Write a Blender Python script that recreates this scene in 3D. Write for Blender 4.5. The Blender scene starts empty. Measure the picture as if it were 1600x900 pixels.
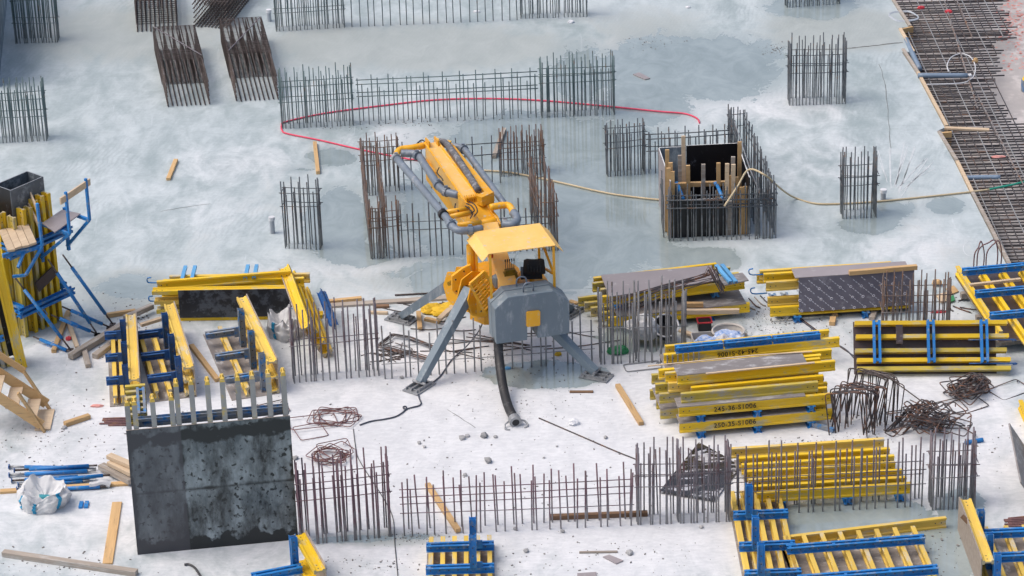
import bpy, bmesh, math, random
from mathutils import Vector, Matrix, noise
random.seed(7)
V = Vector
R = math.radians
SC = bpy.context.scene
COL = SC.collection

# ------------------------------------------------------------------ camera geometry
F = 4822.0
PITCH = R(25.5)
ROLL = R(1.8)
DIST = 64.3
sp, cp = math.sin(PITCH), math.cos(PITCH)
CAM = V((0, -DIST * cp, DIST * sp))
FW = V((0, cp, -sp))
R0 = V((1, 0, 0))
U0 = V((0, sp, cp))
RT = R0 * math.cos(ROLL) - U0 * math.sin(ROLL)
UP = U0 * math.cos(ROLL) + R0 * math.sin(ROLL)


def W(px, py, z=0.0):
    """point of the site at height z seen at this spot of the survey photograph"""
    d = FW * F + RT * (px - 800) + UP * (450 - py)
    t = (z - CAM.z) / d.z
    p = CAM + d * t
    return V((p.x, p.y, z))


def PX(p):
    d = V(p) - CAM
    zc = d.dot(FW)
    return 800 + F * d.dot(RT) / zc, 450 - F * d.dot(UP) / zc


def HT(px, py, ytop):
    b = W(px, py)
    lo, hi = 0.0, 12.0
    for _ in range(40):
        m = (lo + hi) / 2
        if PX((b.x, b.y, m))[1] > ytop:
            lo = m
        else:
            hi = m
    return lo


cam = bpy.data.cameras.new('camera')
cam.sensor_width = 36
cam.lens = 36 * F / 1600
cam.clip_start = 1
cam.clip_end = 5000
camo = bpy.data.objects.new('camera', cam)
COL.objects.link(camo)
camo.matrix_world = Matrix(((RT.x, UP.x, -FW.x, CAM.x), (RT.y, UP.y, -FW.y, CAM.y), (RT.z, UP.z, -FW.z, CAM.z), (0, 0, 0, 1)))
SC.camera = camo

# ------------------------------------------------------------------ light
SUN_EL, SUN_AZ = R(60), R(-92)
w = bpy.data.worlds.new('World')
SC.world = w
w.use_nodes = True
nt = w.node_tree
bg = nt.nodes['Background']
sky = nt.nodes.new('ShaderNodeTexSky')
sky.sky_type = 'NISHITA'
sky.sun_disc = False
sky.sun_elevation = SUN_EL
sky.sun_rotation = SUN_AZ
sky.air_density = 1.0
sky.dust_density = 5.0
sky.ozone_density = 0.7
bg.inputs['Strength'].default_value = 0.15
nt.links.new(sky.outputs[0], bg.inputs['Color'])
sl = bpy.data.lights.new('sun', 'SUN')
sl.energy = .95
sl.angle = R(32)
sl.color = (1.0, 0.975, 0.94)
so = bpy.data.objects.new('sun', sl)
COL.objects.link(so)
sd = V((math.sin(SUN_AZ) * math.cos(SUN_EL), math.cos(SUN_AZ) * math.cos(SUN_EL), math.sin(SUN_EL)))
so.rotation_euler = sd.to_track_quat('Z', 'Y').to_euler()
so.location = (0, 0, 40)
SC.view_settings.view_transform = 'Standard'
SC.view_settings.look = 'None'
SC.view_settings.gamma = 1
SC.view_settings.exposure = 0.21


# ------------------------------------------------------------------ materials
def lnk(n, a, b):
    n.links.new(a, b)


MATS = {}


def mat(name, c1, c2=None, scale=4.0, rough=0.6, metal=0.0, c3=None, cover=0.35, s3=9.0, bump=0.0, stretch=(1, 1, 1), splash=None, spec=0.5, sharp=0.06):
    """paint, timber or steel: two tones mixed by noise, worn by patches of a third colour"""
    m = bpy.data.materials.new(name)
    m.use_nodes = True
    n = m.node_tree
    b = n.nodes['Principled BSDF']
    b.inputs['Roughness'].default_value = rough
    b.inputs['Metallic'].default_value = metal
    b.inputs['Specular IOR Level'].default_value = spec
    c2 = c2 or tuple(0.7 * v for v in c1)
    tc = n.nodes.new('ShaderNodeTexCoord')
    oi = n.nodes.new('ShaderNodeObjectInfo')
    ml = n.nodes.new('ShaderNodeMath')
    ml.operation = 'MULTIPLY'
    ml.inputs[1].default_value = 37.0
    lnk(n, oi.outputs['Random'], ml.inputs[0])
    va = n.nodes.new('ShaderNodeVectorMath')
    va.operation = 'ADD'
    lnk(n, tc.outputs['Object'], va.inputs[0])
    lnk(n, ml.outputs[0], va.inputs[1])
    mp = n.nodes.new('ShaderNodeMapping')
    mp.inputs['Scale'].default_value = stretch
    lnk(n, va.outputs[0], mp.inputs['Vector'])
    nz = n.nodes.new('ShaderNodeTexNoise')
    nz.inputs['Scale'].default_value = scale
    nz.inputs['Detail'].default_value = 5
    nz.inputs['Roughness'].default_value = 0.65
    lnk(n, mp.outputs[0], nz.inputs['Vector'])
    rp = n.nodes.new('ShaderNodeValToRGB')
    rp.color_ramp.elements[0].position = 0.32
    rp.color_ramp.elements[1].position = 0.68
    rp.color_ramp.elements[0].color = (*c2, 1)
    rp.color_ramp.elements[1].color = (*c1, 1)
    lnk(n, nz.outputs['Fac'], rp.inputs['Fac'])
    hv = n.nodes.new('ShaderNodeHueSaturation')
    vr = n.nodes.new('ShaderNodeMapRange')
    vr.inputs['To Min'].default_value = .86
    vr.inputs['To Max'].default_value = 1.1
    lnk(n, oi.outputs['Random'], vr.inputs['Value'])
    lnk(n, vr.outputs[0], hv.inputs['Value'])
    lnk(n, rp.outputs['Color'], hv.inputs['Color'])
    out = hv.outputs['Color']
    if c3:
        n3 = n.nodes.new('ShaderNodeTexNoise')
        n3.inputs['Scale'].default_value = s3
        n3.inputs['Detail'].default_value = 8
        n3.inputs['Roughness'].default_value = 0.7
        lnk(n, mp.outputs[0], n3.inputs['Vector'])
        mr = n.nodes.new('ShaderNodeMapRange')
        # noise is roughly N(.5,.11)
        th = 0.5 + (0.5 - cover) * 0.36
        mr.inputs['From Min'].default_value = th - sharp
        mr.inputs['From Max'].default_value = th + sharp
        lnk(n, n3.outputs['Fac'], mr.inputs['Value'])
        mx = n.nodes.new('ShaderNodeMix')
        mx.data_type = 'RGBA'
        lnk(n, mr.outputs[0], mx.inputs['Factor'])
        lnk(n, out, mx.inputs['A'])
        mx.inputs['B'].default_value = (*c3, 1)
        out = mx.outputs['Result']
    if splash:                                   # cement grout dried on the foot of the piece
        sx = n.nodes.new('ShaderNodeSeparateXYZ')
        lnk(n, tc.outputs['Object'], sx.inputs[0])
        n4 = n.nodes.new('ShaderNodeTexNoise')
        n4.inputs['Scale'].default_value = 6
        lnk(n, va.outputs[0], n4.inputs['Vector'])
        ma = n.nodes.new('ShaderNodeMath')
        ma.operation = 'MULTIPLY_ADD'
        ma.inputs[1].default_value = 1.6
        lnk(n, n4.outputs['Fac'], ma.inputs[0])
        lnk(n, sx.outputs['Z'], ma.inputs[2])
        mr = n.nodes.new('ShaderNodeMapRange')
        mr.inputs['From Min'].default_value = splash + 0.8
        mr.inputs['From Max'].default_value = splash + 1.3
        mr.inputs['To Min'].default_value = 0.75
        mr.inputs['To Max'].default_value = 0.0
        lnk(n, ma.outputs[0], mr.inputs['Value'])
        mx = n.nodes.new('ShaderNodeMix')
        mx.data_type = 'RGBA'
        lnk(n, mr.outputs[0], mx.inputs['Factor'])
        lnk(n, out, mx.inputs['A'])
        mx.inputs['B'].default_value = (0.33, 0.34, 0.35, 1)
        out = mx.outputs['Result']
    lnk(n, out, b.inputs['Base Color'])
    if bump:
        bp = n.nodes.new('ShaderNodeBump')
        bp.inputs['Strength'].default_value = bump
        bp.inputs['Distance'].default_value = 0.02
        lnk(n, nz.outputs['Fac'], bp.inputs['Height'])
        lnk(n, bp.outputs[0], b.inputs['Normal'])
    MATS[name] = m
    return m


M = {}
M['bar_teal'] = mat('rebar teal grey', (.14, .20, .205), (.09, .14, .145), 3, .6, .25, c3=(.16, .10, .06), cover=.16, s3=5, splash=.25)
M['bar_dark'] = mat('rebar dark', (.125, .14, .155), (.08, .092, .105), 3, .6, .25, c3=(.17, .09, .05), cover=.2, s3=5, splash=.2)
M['bar_rust'] = mat('rebar rusty', (.20, .145, .115), (.12, .10, .10), 3, .75, .1, c3=(.22, .10, .045), cover=.3, s3=5, splash=.15)
M['bar_grey'] = mat('rebar cement grey', (.27, .27, .275), (.18, .18, .19), 3, .7, .1, c3=(.12, .08, .06), cover=.2, s3=5, splash=.4)
M['bar_purple'] = mat('rebar purple brown', (.23, .125, .15), (.15, .09, .11), 3, .7, .1, c3=(.17, .13, .13), cover=.3, s3=4, splash=.2)
M['bar_gp'] = mat('rebar grey purple', (.23, .20, .22), (.15, .135, .15), 3, .7, .1, c3=(.14, .07, .07), cover=.3, s3=4, splash=.3)
M['cage_rust'] = mat('cage brown steel', (.095, .068, .058), (.06, .048, .045), 3, .7, .15, c3=(.17, .15, .15), cover=.28, s3=3)
M['mesh_dark'] = mat('mat steel', (.085, .08, .085), (.055, .05, .055), 3, .6, .2, c3=(.16, .09, .06), cover=.25, s3=3)
M['stirrup'] = mat('stirrup steel', (.10, .085, .085), (.055, .05, .055), 4, .6, .2, c3=(.20, .09, .05), cover=.35, s3=4)
M['yellow'] = mat('yellow beam lacquer', (.88, .59, .018), (.78, .49, .015), 3, .5, 0, c3=(.55, .47, .26), cover=.24, s3=6, stretch=(.35, 1, 1))
M['yellow_pale'] = mat('yellow beam weathered', (.80, .55, .09), (.68, .46, .09), 3, .6, 0, c3=(.55, .50, .38), cover=.25, s3=5, stretch=(.3, 1, 1))
M['yellow_dirty'] = mat('yellow beam grout stained', (.66, .49, .05), (.50, .39, .08), 3, .65, 0, c3=(.42, .38, .29), cover=.36, s3=5, stretch=(.4, 1, 1))
M['beam_grey'] = mat('beam caked with grout', (.36, .36, .33), (.28, .28, .27), 3, .8, 0, c3=(.50, .38, .10), cover=.2, s3=4)
M['beam_end'] = mat('beam end grain', (.50, .40, .22), (.38, .33, .22), 20, .8)
M['blue'] = mat('blue steel', (.016, .22, .58), (.014, .17, .48), 3, .5, 0, c3=(.24, .30, .37), cover=.24, s3=9)
M['blue_dark'] = mat('dark blue steel', (.014, .10, .31), (.012, .075, .24), 3, .5, 0, c3=(.14, .17, .22), cover=.22, s3=9)
M['blue_light'] = mat('light blue steel', (.13, .40, .68), (.10, .32, .60), 3, .5)
M['blue_grey'] = mat('blue steel under grout', (.29, .31, .34), (.19, .22, .25), 4, .75, 0, c3=(.02, .20, .52), cover=.33, s3=6)
M['wood'] = mat('new timber', (.64, .42, .20), (.52, .33, .15), 5, .75, 0, c3=(.34, .22, .12), cover=.15, s3=9, stretch=(.25, 2.2, 2.2))
M['wood_pale'] = mat('pale plank', (.66, .52, .36), (.56, .42, .28), 5, .75, 0, c3=(.40, .30, .2), cover=.12, s3=9, stretch=(.25, 2.2, 2.2))
M['wood_grey'] = mat('weathered timber', (.42, .36, .30), (.31, .27, .23), 5, .85, 0, c3=(.5, .48, .45), cover=.25, s3=7, stretch=(.25, 2.2, 2.2))
M['wood_dark'] = mat('brown timber', (.26, .15, .08), (.17, .10, .06), 5, .8, 0, stretch=(.25, 2, 2))
M['ply'] = mat('film faced plywood', (.32, .285, .29), (.27, .24, .245), 1.2, .45, 0, c3=(.42, .40, .40), cover=.08, s3=4)
M['ply_brown'] = mat('brown film faced plywood', (.075, .052, .05), (.05, .036, .036), 3, .4, 0, c3=(.16, .14, .14), cover=.1, s3=6)
M['ply_worn'] = mat('worn plywood', (.29, .27, .26), (.19, .17, .165), 3, .6, 0, c3=(.43, .42, .42), cover=.25, s3=6, stretch=(.5, 1, 1))
M['ply_black'] = mat('black formwork film', (.012, .012, .015), (.007, .007, .009), 3, .35, 0, c3=(.12, .13, .15), cover=.06, s3=5)
M['ply_edge'] = mat('plywood edge', (.42, .36, .30), (.30, .25, .21), 10, .8)
M['pump_y'] = mat('pump orange yellow', (.90, .46, .014), (.82, .38, .012), 1.5, .45, 0, c3=(.58, .47, .30), cover=.20, s3=10, sharp=.05)
M['pump_pale'] = mat('pump sun faded yellow', (.92, .58, .19), (.88, .51, .11), 2, .5, 0, c3=(.64, .54, .40), cover=.17, s3=9, sharp=.05)
M['pump_grey'] = mat('pump blue grey', (.195, .245, .285), (.155, .205, .245), 1.5, .5, 0, c3=(.30, .34, .37), cover=.22, s3=5, stretch=(1, 1, .35))
M['pipe_grey'] = mat('pipe grey', (.20, .235, .28), (.15, .18, .22), 3, .45, .1, c3=(.36, .37, .38), cover=.15, s3=6)
M['rubber'] = mat('black rubber', (.030, .030, .033), (.02, .02, .022), 3, .55, 0, c3=(.10, .10, .10), cover=.2, s3=7)
M['rubber_grey'] = mat('dusty rubber', (.16, .16, .17), (.09, .09, .10), 8, .8, 0, c3=(.30, .30, .31), cover=.3, s3=12)
M['steel'] = mat('galvanised steel', (.42, .43, .44), (.30, .31, .32), 6, .45, .5)
M['black'] = mat('black plastic', (.015, .016, .02), (.01, .011, .014), 3, .5)
M['orange'] = mat('orange lamp', (.9, .12, .02), None, 3, .5)
M['brass'] = mat('valve block olive', (.34, .21, .01), (.22, .14, .015), 8, .5, .2)
M['white_bag'] = mat('woven white bag', (.70, .70, .70), (.56, .57, .58), 4, .7, 0, c3=(.35, .35, .36), cover=.12, s3=4)
M['strap'] = mat('blue strap', (.02, .30, .52), None, 5, .7)
M['blue_bag'] = mat('blue and white plastic bags', (.10, .26, .62), (.55, .62, .78), 9, .4, 0, c3=(.72, .76, .82), cover=.4, s3=7)
M['print_bag'] = mat('spotted white plastic bag', (.72, .72, .74), (.6, .6, .64), 5, .5, 0, c3=(.22, .20, .28), cover=.2, s3=14)
M['cardboard'] = mat('pale carton', (.55, .52, .48), (.46, .43, .39), 5, .8)
M['red'] = mat('red hose', (.86, .09, .17), (.74, .06, .12), 3, .5)
M['red_paint'] = mat('red plastic', (.70, .05, .07), None, 3, .5)
M['tan'] = mat('tan hose', (.70, .58, .38), (.58, .46, .28), 3, .6)
M['green'] = mat('green hose', (.03, .35, .24), None, 3, .5)
M['cable'] = mat('blue grey cable', (.07, .08, .11), None, 3, .5)
M['rust_purple'] = mat('rusty thin bar', (.24, .12, .12), (.14, .075, .08), 3, .75, .1, c3=(.30, .16, .10), cover=.25, s3=5)
M['wire'] = mat('dark wire', (.08, .08, .085), None, 3, .5, .2)
M['pvc'] = mat('grey pvc', (.46, .50, .54), (.38, .41, .45), 4, .5, 0)
M['pvc_blue'] = mat('blue grey pvc', (.24, .32, .42), (.19, .26, .35), 4, .45)
M['stone'] = mat('broken concrete', (.42, .42, .42), (.28, .28, .28), 6, .9)
M['crumb'] = mat('dark crumbs', (.24, .23, .22), (.13, .125, .12), 6, .9)
M['mud'] = mat('blinding concrete', (.45, .42, .405), (.34, .32, .31), .8, .85, 0, c3=(.56, .52, .50), cover=.35, s3=1.4)
M['earth'] = mat('site ground', (.32, .29, .26), (.24, .22, .2), .3, .9)
M['wall_conc'] = mat('blue grey cast wall', (.22, .27, .30), (.16, .20, .23), 2.5, .7, 0, c3=(.40, .46, .48), cover=.3, s3=3, stretch=(1, 1, .4))
M['ink'] = mat('marker ink', (.02, .015, .015), None, 3, .6)
M['white_print'] = mat('pale print', (.56, .55, .60), None, 3, .6)
M['white'] = mat('white plastic', (.75, .76, .78), (.66, .67, .69), 4, .5)
M['turq'] = mat('turquoise sheet', (.06, .34, .40), None, 5, .5)
M['splat'] = mat('red spray', (.66, .26, .23), (.60, .34, .30), 6, .8)
M['green_net'] = mat('green netting', (.05, .30, .12), None, 5, .7)
M['yellow_strap'] = mat('yellow webbing', (.80, .50, .02), (.6, .38, .02), 6, .7)


def stained_panel_material():
    """formwork face: pale cement film over black plywood, dark joints and blots"""
    m = mat('stained formwork face', (.33, .38, .395), (.07, .09, .10), 2.2, .28, 0, c3=(.014, .018, .020), cover=.42, s3=1.6, sharp=.10, stretch=(1.3, 1, .55))
    n = m.node_tree
    b = n.nodes['Principled BSDF']
    old = b.inputs['Base Color'].links[0].from_socket
    tc = n.nodes.new('ShaderNodeTexCoord')
    # small black drips
    vo = n.nodes.new('ShaderNodeTexNoise')
    vo.inputs['Scale'].default_value = 9
    vo.inputs['Detail'].default_value = 6
    lnk(n, tc.outputs['Object'], vo.inputs['Vector'])
    mr = n.nodes.new('ShaderNodeMapRange')
    mr.inputs['From Min'].default_value = .57
    mr.inputs['From Max'].default_value = .63
    lnk(n, vo.outputs['Fac'], mr.inputs['Value'])
    sx = n.nodes.new('ShaderNodeSeparateXYZ')
    lnk(n, tc.outputs['Object'], sx.inputs[0])
    nz = n.nodes.new('ShaderNodeTexNoise')
    nz.inputs['Scale'].default_value = 4
    nz.inputs['Detail'].default_value = 8
    lnk(n, tc.outputs['Object'], nz.inputs['Vector'])

    def band(sock, c, wd, amp):
        # dark stain around a joint at coordinate c
        a = n.nodes.new('ShaderNodeMath')
        a.operation = 'SUBTRACT'
        lnk(n, sock, a.inputs[0])
        a.inputs[1].default_value = c
        ab = n.nodes.new('ShaderNodeMath')
        ab.operation = 'ABSOLUTE'
        lnk(n, a.outputs[0], ab.inputs[0])
        ad = n.nodes.new('ShaderNodeMath')
        ad.operation = 'MULTIPLY_ADD'
        lnk(n, nz.outputs['Fac'], ad.inputs[0])
        ad.inputs[1].default_value = -amp
        lnk(n, ab.outputs[0], ad.inputs[2])
        r = n.nodes.new('ShaderNodeMapRange')
        r.inputs['From Min'].default_value = wd - amp * .5
        r.inputs['From Max'].default_value = wd - amp * .5 + .05
        r.inputs['To Min'].default_value = 1
        r.inputs['To Max'].default_value = 0
        lnk(n, ad.outputs[0], r.inputs['Value'])
        return r.outputs[0]
    masks = [mr.outputs[0], band(sx.outputs['Z'], 1.22, -.005, .16), band(sx.outputs['Z'], 2.3, .10, .5), band(sx.outputs['Z'], .0, .22, .7),
             band(sx.outputs['X'], .92, .0, .3), band(sx.outputs['X'], 3.05, .16, .6), band(sx.outputs['X'], .0, .05, .3)]
    acc = masks[0]
    for k in masks[1:]:
        mxm = n.nodes.new('ShaderNodeMath')
        mxm.operation = 'MAXIMUM'
        lnk(n, acc, mxm.inputs[0])
        lnk(n, k, mxm.inputs[1])
        acc = mxm.outputs[0]
    mx = n.nodes.new('ShaderNodeMix')
    mx.data_type = 'RGBA'
    lnk(n, acc, mx.inputs['Factor'])
    lnk(n, old, mx.inputs['A'])
    mx.inputs['B'].default_value = (.014, .018, .020, 1)
    # left sheet is the darker, browner board
    ls = n.nodes.new('ShaderNodeMapRange')
    ls.inputs['From Min'].default_value = .93
    ls.inputs['From Max'].default_value = .95
    ls.inputs['To Min'].default_value = .62
    ls.inputs['To Max'].default_value = 0
    lnk(n, sx.outputs['X'], ls.inputs['Value'])
    m2 = n.nodes.new('ShaderNodeMix')
    m2.data_type = 'RGBA'
    lnk(n, ls.outputs[0], m2.inputs['Factor'])
    lnk(n, mx.outputs['Result'], m2.inputs['A'])
    m2.inputs['B'].default_value = (.07, .07, .082, 1)
    lnk(n, m2.outputs['Result'], b.inputs['Base Color'])
    return m


M['ply_purple'] = mat('purple brown film plywood', (.165, .155, .19), (.125, .118, .15), 2, .45, 0, c3=(.24, .23, .26), cover=.15, s3=4)
M['steel_box'] = mat('dark box steel', (.15, .175, .20), (.08, .095, .11), 3, .5, .1, c3=(.27, .30, .32), cover=.25, s3=4)
M['face'] = stained_panel_material()


# ------------------------------------------------------------------ mesh helpers
class MB:
    def __init__(s):
        s.v = []
        s.f = []
        s.mi = []

    def add(s, vs, fs, mi=0):
        k = len(s.v)
        s.v += [tuple(p) for p in vs]
        s.f += [tuple(i + k for i in q) for q in fs]
        s.mi += [mi] * len(fs)

    def box(s, c, size, rot=None, mi=0):
        x, y, z = (q / 2 for q in size)
        vs = [V((a * x, b * y, d * z)) for a in (-1, 1) for b in (-1, 1) for d in (-1, 1)]
        if rot is not None:
            vs = [rot @ p for p in vs]
        vs = [p + V(c) for p in vs]
        s.add(vs, [(0, 1, 3, 2), (4, 6, 7, 5), (0, 4, 5, 1), (2, 3, 7, 6), (0, 2, 6, 4), (1, 5, 7, 3)], mi)

    def bar(s, p, q, wd, ht, up=V((0, 0, 1)), mi=0, w2=None, h2=None):
        """box beam from p to q, tapered if w2/h2 given"""
        p, q = V(p), V(q)
        d = (q - p).normalized()
        if abs(d.dot(up)) > .98:
            up = V((0, 1, 0))
        sx = d.cross(up).normalized()
        uy = sx.cross(d).normalized()
        w2 = wd if w2 is None else w2
        h2 = ht if h2 is None else h2
        vs = []
        for o, a, b in ((p, wd, ht), (q, w2, h2)):
            vs += [o - sx * a / 2 - uy * b / 2, o + sx * a / 2 - uy * b / 2, o + sx * a / 2 + uy * b / 2, o - sx * a / 2 + uy * b / 2]
        s.add(vs, [(3, 2, 1, 0), (4, 5, 6, 7), (0, 1, 5, 4), (1, 2, 6, 5), (2, 3, 7, 6), (3, 0, 4, 7)], mi)

    def tube(s, pts, r, n=8, closed=False, mi=0, cap=True, r2=None):
        pts = [V(p) for p in pts]
        m = len(pts)
        rings = []
        prev = None
        for i, p in enumerate(pts):
            if closed:
                d = (pts[(i + 1) % m] - pts[i - 1])
            else:
                d = pts[min(i + 1, m - 1)] - pts[max(i - 1, 0)]
            d = d.normalized() if d.length > 1e-9 else V((0, 0, 1))
            if prev is None:
                a = V((0, 0, 1)) if abs(d.z) < .9 else V((1, 0, 0))
                x = d.cross(a).normalized()
            else:
                x = (prev - d * prev.dot(d))
                x = x.normalized() if x.length > 1e-6 else d.orthogonal().normalized()
            prev = x
            y = d.cross(x)
            rr = r if r2 is None else r + (r2 - r) * i / max(1, m - 1)
            rings.append([p + (x * math.cos(2 * math.pi * k / n) + y * math.sin(2 * math.pi * k / n)) * rr for k in range(n)])
        vs = [q for g in rings for q in g]
        fs = []
        for i in range(m if closed else m - 1):
            j = (i + 1) % m
            for k in range(n):
                fs.append((i * n + k, i * n + (k + 1) % n, j * n + (k + 1) % n, j * n + k))
        if cap and not closed:
            fs.append(tuple(range(n - 1, -1, -1)))
            fs.append(tuple((m - 1) * n + k for k in range(n)))
        s.add(vs, fs, mi)

    def prism(s, poly, ext, mi=0):
        """closed polygon (3D points) extruded by vector ext"""
        poly = [V(p) for p in poly]
        n = len(poly)
        vs = poly + [p + V(ext) for p in poly]
        fs = [tuple(range(n - 1, -1, -1)), tuple(range(n, 2 * n))] + [(i, (i + 1) % n, n + (i + 1) % n, n + i) for i in range(n)]
        s.add(vs, fs, mi)

    def mesh(s, name, mats, smooth=False, fix=True):
        me = bpy.data.meshes.new(name)
        me.from_pydata(s.v, [], s.f)
        for m in (mats if isinstance(mats, (list, tuple)) else [mats]):
            me.materials.append(m)
        for p, k in zip(me.polygons, s.mi):
            p.material_index = k
            p.use_smooth = smooth
        if fix:
            bm = bmesh.new()
            bm.from_mesh(me)
            bmesh.ops.recalc_face_normals(bm, faces=bm.faces)
            bm.to_mesh(me)
            bm.free()
        me.update()
        return me

    def build(s, name, mats, parent=None, loc=None, smooth=False, fix=True):
        return put(name, s.mesh(name, mats, smooth, fix), parent, loc)


def put(name, me, parent=None, loc=None, mtx=None):
    o = bpy.data.objects.new(name, me)
    COL.objects.link(o)
    if parent is not None:
        o.parent = parent
    if mtx is not None:
        o.matrix_local = mtx
    elif loc is not None:
        o.location = loc
    return o


def thing(name, label, cat, loc=(0, 0, 0), rz=0.0, group=None, mtx=None):
    o = bpy.data.objects.new(name, None)
    o.empty_display_size = .2
    COL.objects.link(o)
    if mtx is not None:
        o.matrix_world = mtx
    else:
        o.location = loc
        o.rotation_euler = (0, 0, rz)
    o['label'] = label
    o['category'] = cat
    o['kind'] = 'thing'
    if group:
        o['group'] = group
    return o


def tag(o, label, cat, group=None):
    o['label'] = label
    o['category'] = cat
    o['kind'] = 'thing'
    if group:
        o['group'] = group
    return o


def curve(pts, k=6):
    """Catmull-Rom through the points"""
    pts = [V(p) for p in pts]
    P = [pts[0] * 2 - pts[1]] + pts + [pts[-1] * 2 - pts[-2]]
    out = []
    for i in range(1, len(P) - 2):
        a, b, c, d = P[i - 1], P[i], P[i + 1], P[i + 2]
        for j in range(k):
            t = j / k
            out.append(.5 * ((2 * b) + (c - a) * t + (2 * a - 5 * b + 4 * c - d) * t * t + (3 * b - a - 3 * c + d) * t ** 3))
    out.append(pts[-1])
    return out


def struct(o):
    o['kind'] = 'structure'
    return o


# ------------------------------------------------------------------ setting: ground, slab, lower blinding
g = MB()
S = 1500
g.add([(-S, -S, -.62), (S, -S, -.62), (S, S, -.62), (-S, S, -.62)], [(0, 1, 2, 3)])
struct(g.build('ground', M['earth'], fix=False))

EDGE_PX = [(1370, -36), (1419, 42), (1403.5, 44), (1424, 81), (1408, 78.5), (1431, 114), (1476, 199), (1464, 205), (1491.7, 253), (1515.6, 301.6), (1583, 434)]
EDGE = [W(*p) for p in EDGE_PX]
e0 = EDGE[0] + (EDGE[0] - EDGE[1]).normalized() * 25
EP = [e0] + EDGE
for i in range(1, len(EP)):
    if EP[i].y >= EP[i - 1].y - .004:
        EP[i] = V((EP[i].x, EP[i - 1].y - .004, 0))


def xmax(y):
    if y >= EP[0].y:
        return EP[0].x
    for a, b in zip(EP, EP[1:]):
        if b.y <= y <= a.y:
            t = (a.y - y) / max(1e-9, a.y - b.y)
            return a.x + (b.x - a.x) * t
    return 45.0


# puddles, damp fields and chalky dust: (px, py, rx, ry, amount) as surveyed on the photograph
WET = [(860, 235, 190, 62, 1), (950, 330, 130, 110, 1), (905, 120, 60, 70, .7), (740, 330, 130, 85, .95), (530, 350, 50, 58, 1.05), (520, 246, 46, 16, .9), (560, 395, 80, 22, .8),
       (750, 432, 130, 34, .9), (1090, 405, 62, 17, 1.1), (1085, 105, 150, 52, .95), (1000, 165, 90, 40, .8), (1352, 352, 48, 15, 1), (1385, 330, 40, 16, .85), (1480, 322, 32, 16, .8),
       (845, 585, 95, 19, 1.1), (1000, 520, 70, 40, .75), (1340, 830, 150, 50, 1.15), (1500, 800, 42, 40, .9), (1400, 880, 120, 50, 1.05), (470, 265, 40, 10, .6), (655, 838, 28, 8, .8), (560, 842, 80, 7, .8),
       (1270, 8, 70, 22, .9), (200, 450, 70, 22, .7), (1050, 290, 50, 70, .8), (880, 420, 60, 50, .85)]
DAMP = [(650, 75, 280, 42, 1), (180, 55, 200, 50, .9), (1310, 48, 110, 34, 1.2), (1010, 60, 140, 50, .7), (210, 455, 110, 34, .9), (560, 190, 130, 12, .5), (470, 300, 120, 80, .45), (700, 440, 250, 30, .5),
        (1350, 300, 200, 100, .35), (1120, 560, 120, 60, .25), (620, 842, 130, 14, .9), (1350, 850, 220, 80, .6), (1510, 400, 60, 40, .4), (300, 390, 180, 60, .3), (860, 400, 100, 70, .4), (100, 200, 200, 60, .3), (1300, 535, 80, 40, .35), (90, 880, 120, 25, .3)]
CHALK = [(820, 720, 900, 220, 1.3), (300, 560, 400, 70, .8), (700, 640, 500, 60, 1), (900, 860, 900, 80, .8), (1480, 620, 150, 90, 1), (1180, 170, 180, 40, .6), (1290, 250, 140, 60, .5), (400, 260, 180, 50, .5), (330, 330, 250, 60, .35), (1440, 390, 120, 50, .5), (1120, 330, 40, 30, .3), (900, 388, 60, 30, .6), (620, 215, 140, 22, .6),
         (560, 420, 220, 26, .55), (980, 68, 60, 16, .7), (1080, 165, 60, 18, .6)]


def field(lst, px, py):
    v = 0
    for x, y, rx, ry, a in lst:
        d = ((px - x) / rx) ** 2 + ((py - y) / ry) ** 2
        if d < 5:
            v = max(v, a * math.exp(-d * .75))
    return v


def axis(a, b, st, lo, hi, far):
    out = []
    x = lo
    while x < a:
        out.append(x)
        x += far
    x = a
    while x < b:
        out.append(x)
        x += st
    x = b
    while x <= hi:
        out.append(x)
        x += far
    return out


ys = axis(-15, 24, .24, -55, 60, 4)
ys += [p.y for p in EP] + [EP[-1].y - .004]
ys = sorted(set(round(y, 4) for y in ys))
us = [k / 120 for k in range(121)]
verts, faces, at = [], [], []
XL, XM = -14.5, 14.5
for y in ys:
    xm = xmax(y)
    row = [-45, -30, -20] + [XL + (min(xm, XM) - XL) * u for u in us] + [min(xm, XM) + (xm - min(xm, XM)) * k / 3 for k in (1, 2, 3)]
    if xm <= XM:
        row[-3:] = [xm + .0005, xm + .001, xm + .0015]
    for x in row:
        verts.append((x, y, 0))
        px, py = PX((x, y, 0))
        at.append((field(WET, px, py), field(DAMP, px, py), field(CHALK, px, py)))
nc = len(row)
for j in range(len(ys) - 1):
    for i in range(nc - 1):
        a = j * nc + i
        faces.append((a, a + 1, a + nc + 1, a + nc))
# edge face of the slab
nv = len(verts)
for j in range(len(ys)):
    x, y, z = verts[j * nc + nc - 1]
    verts.append((x, y, -.5))
    at.append((0, .3, 0))
for j in range(len(ys) - 1):
    faces.append((j * nc + nc - 1, nv + j, nv + j + 1, (j + 1) * nc + nc - 1))
me = bpy.data.meshes.new('concrete_slab')
me.from_pydata(verts, [], faces)
for k, nm in enumerate(('wet', 'damp', 'chalk')):
    A = me.attributes.new(nm, 'FLOAT', 'POINT')
    A.data.foreach_set('value', [q[k] for q in at])


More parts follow.
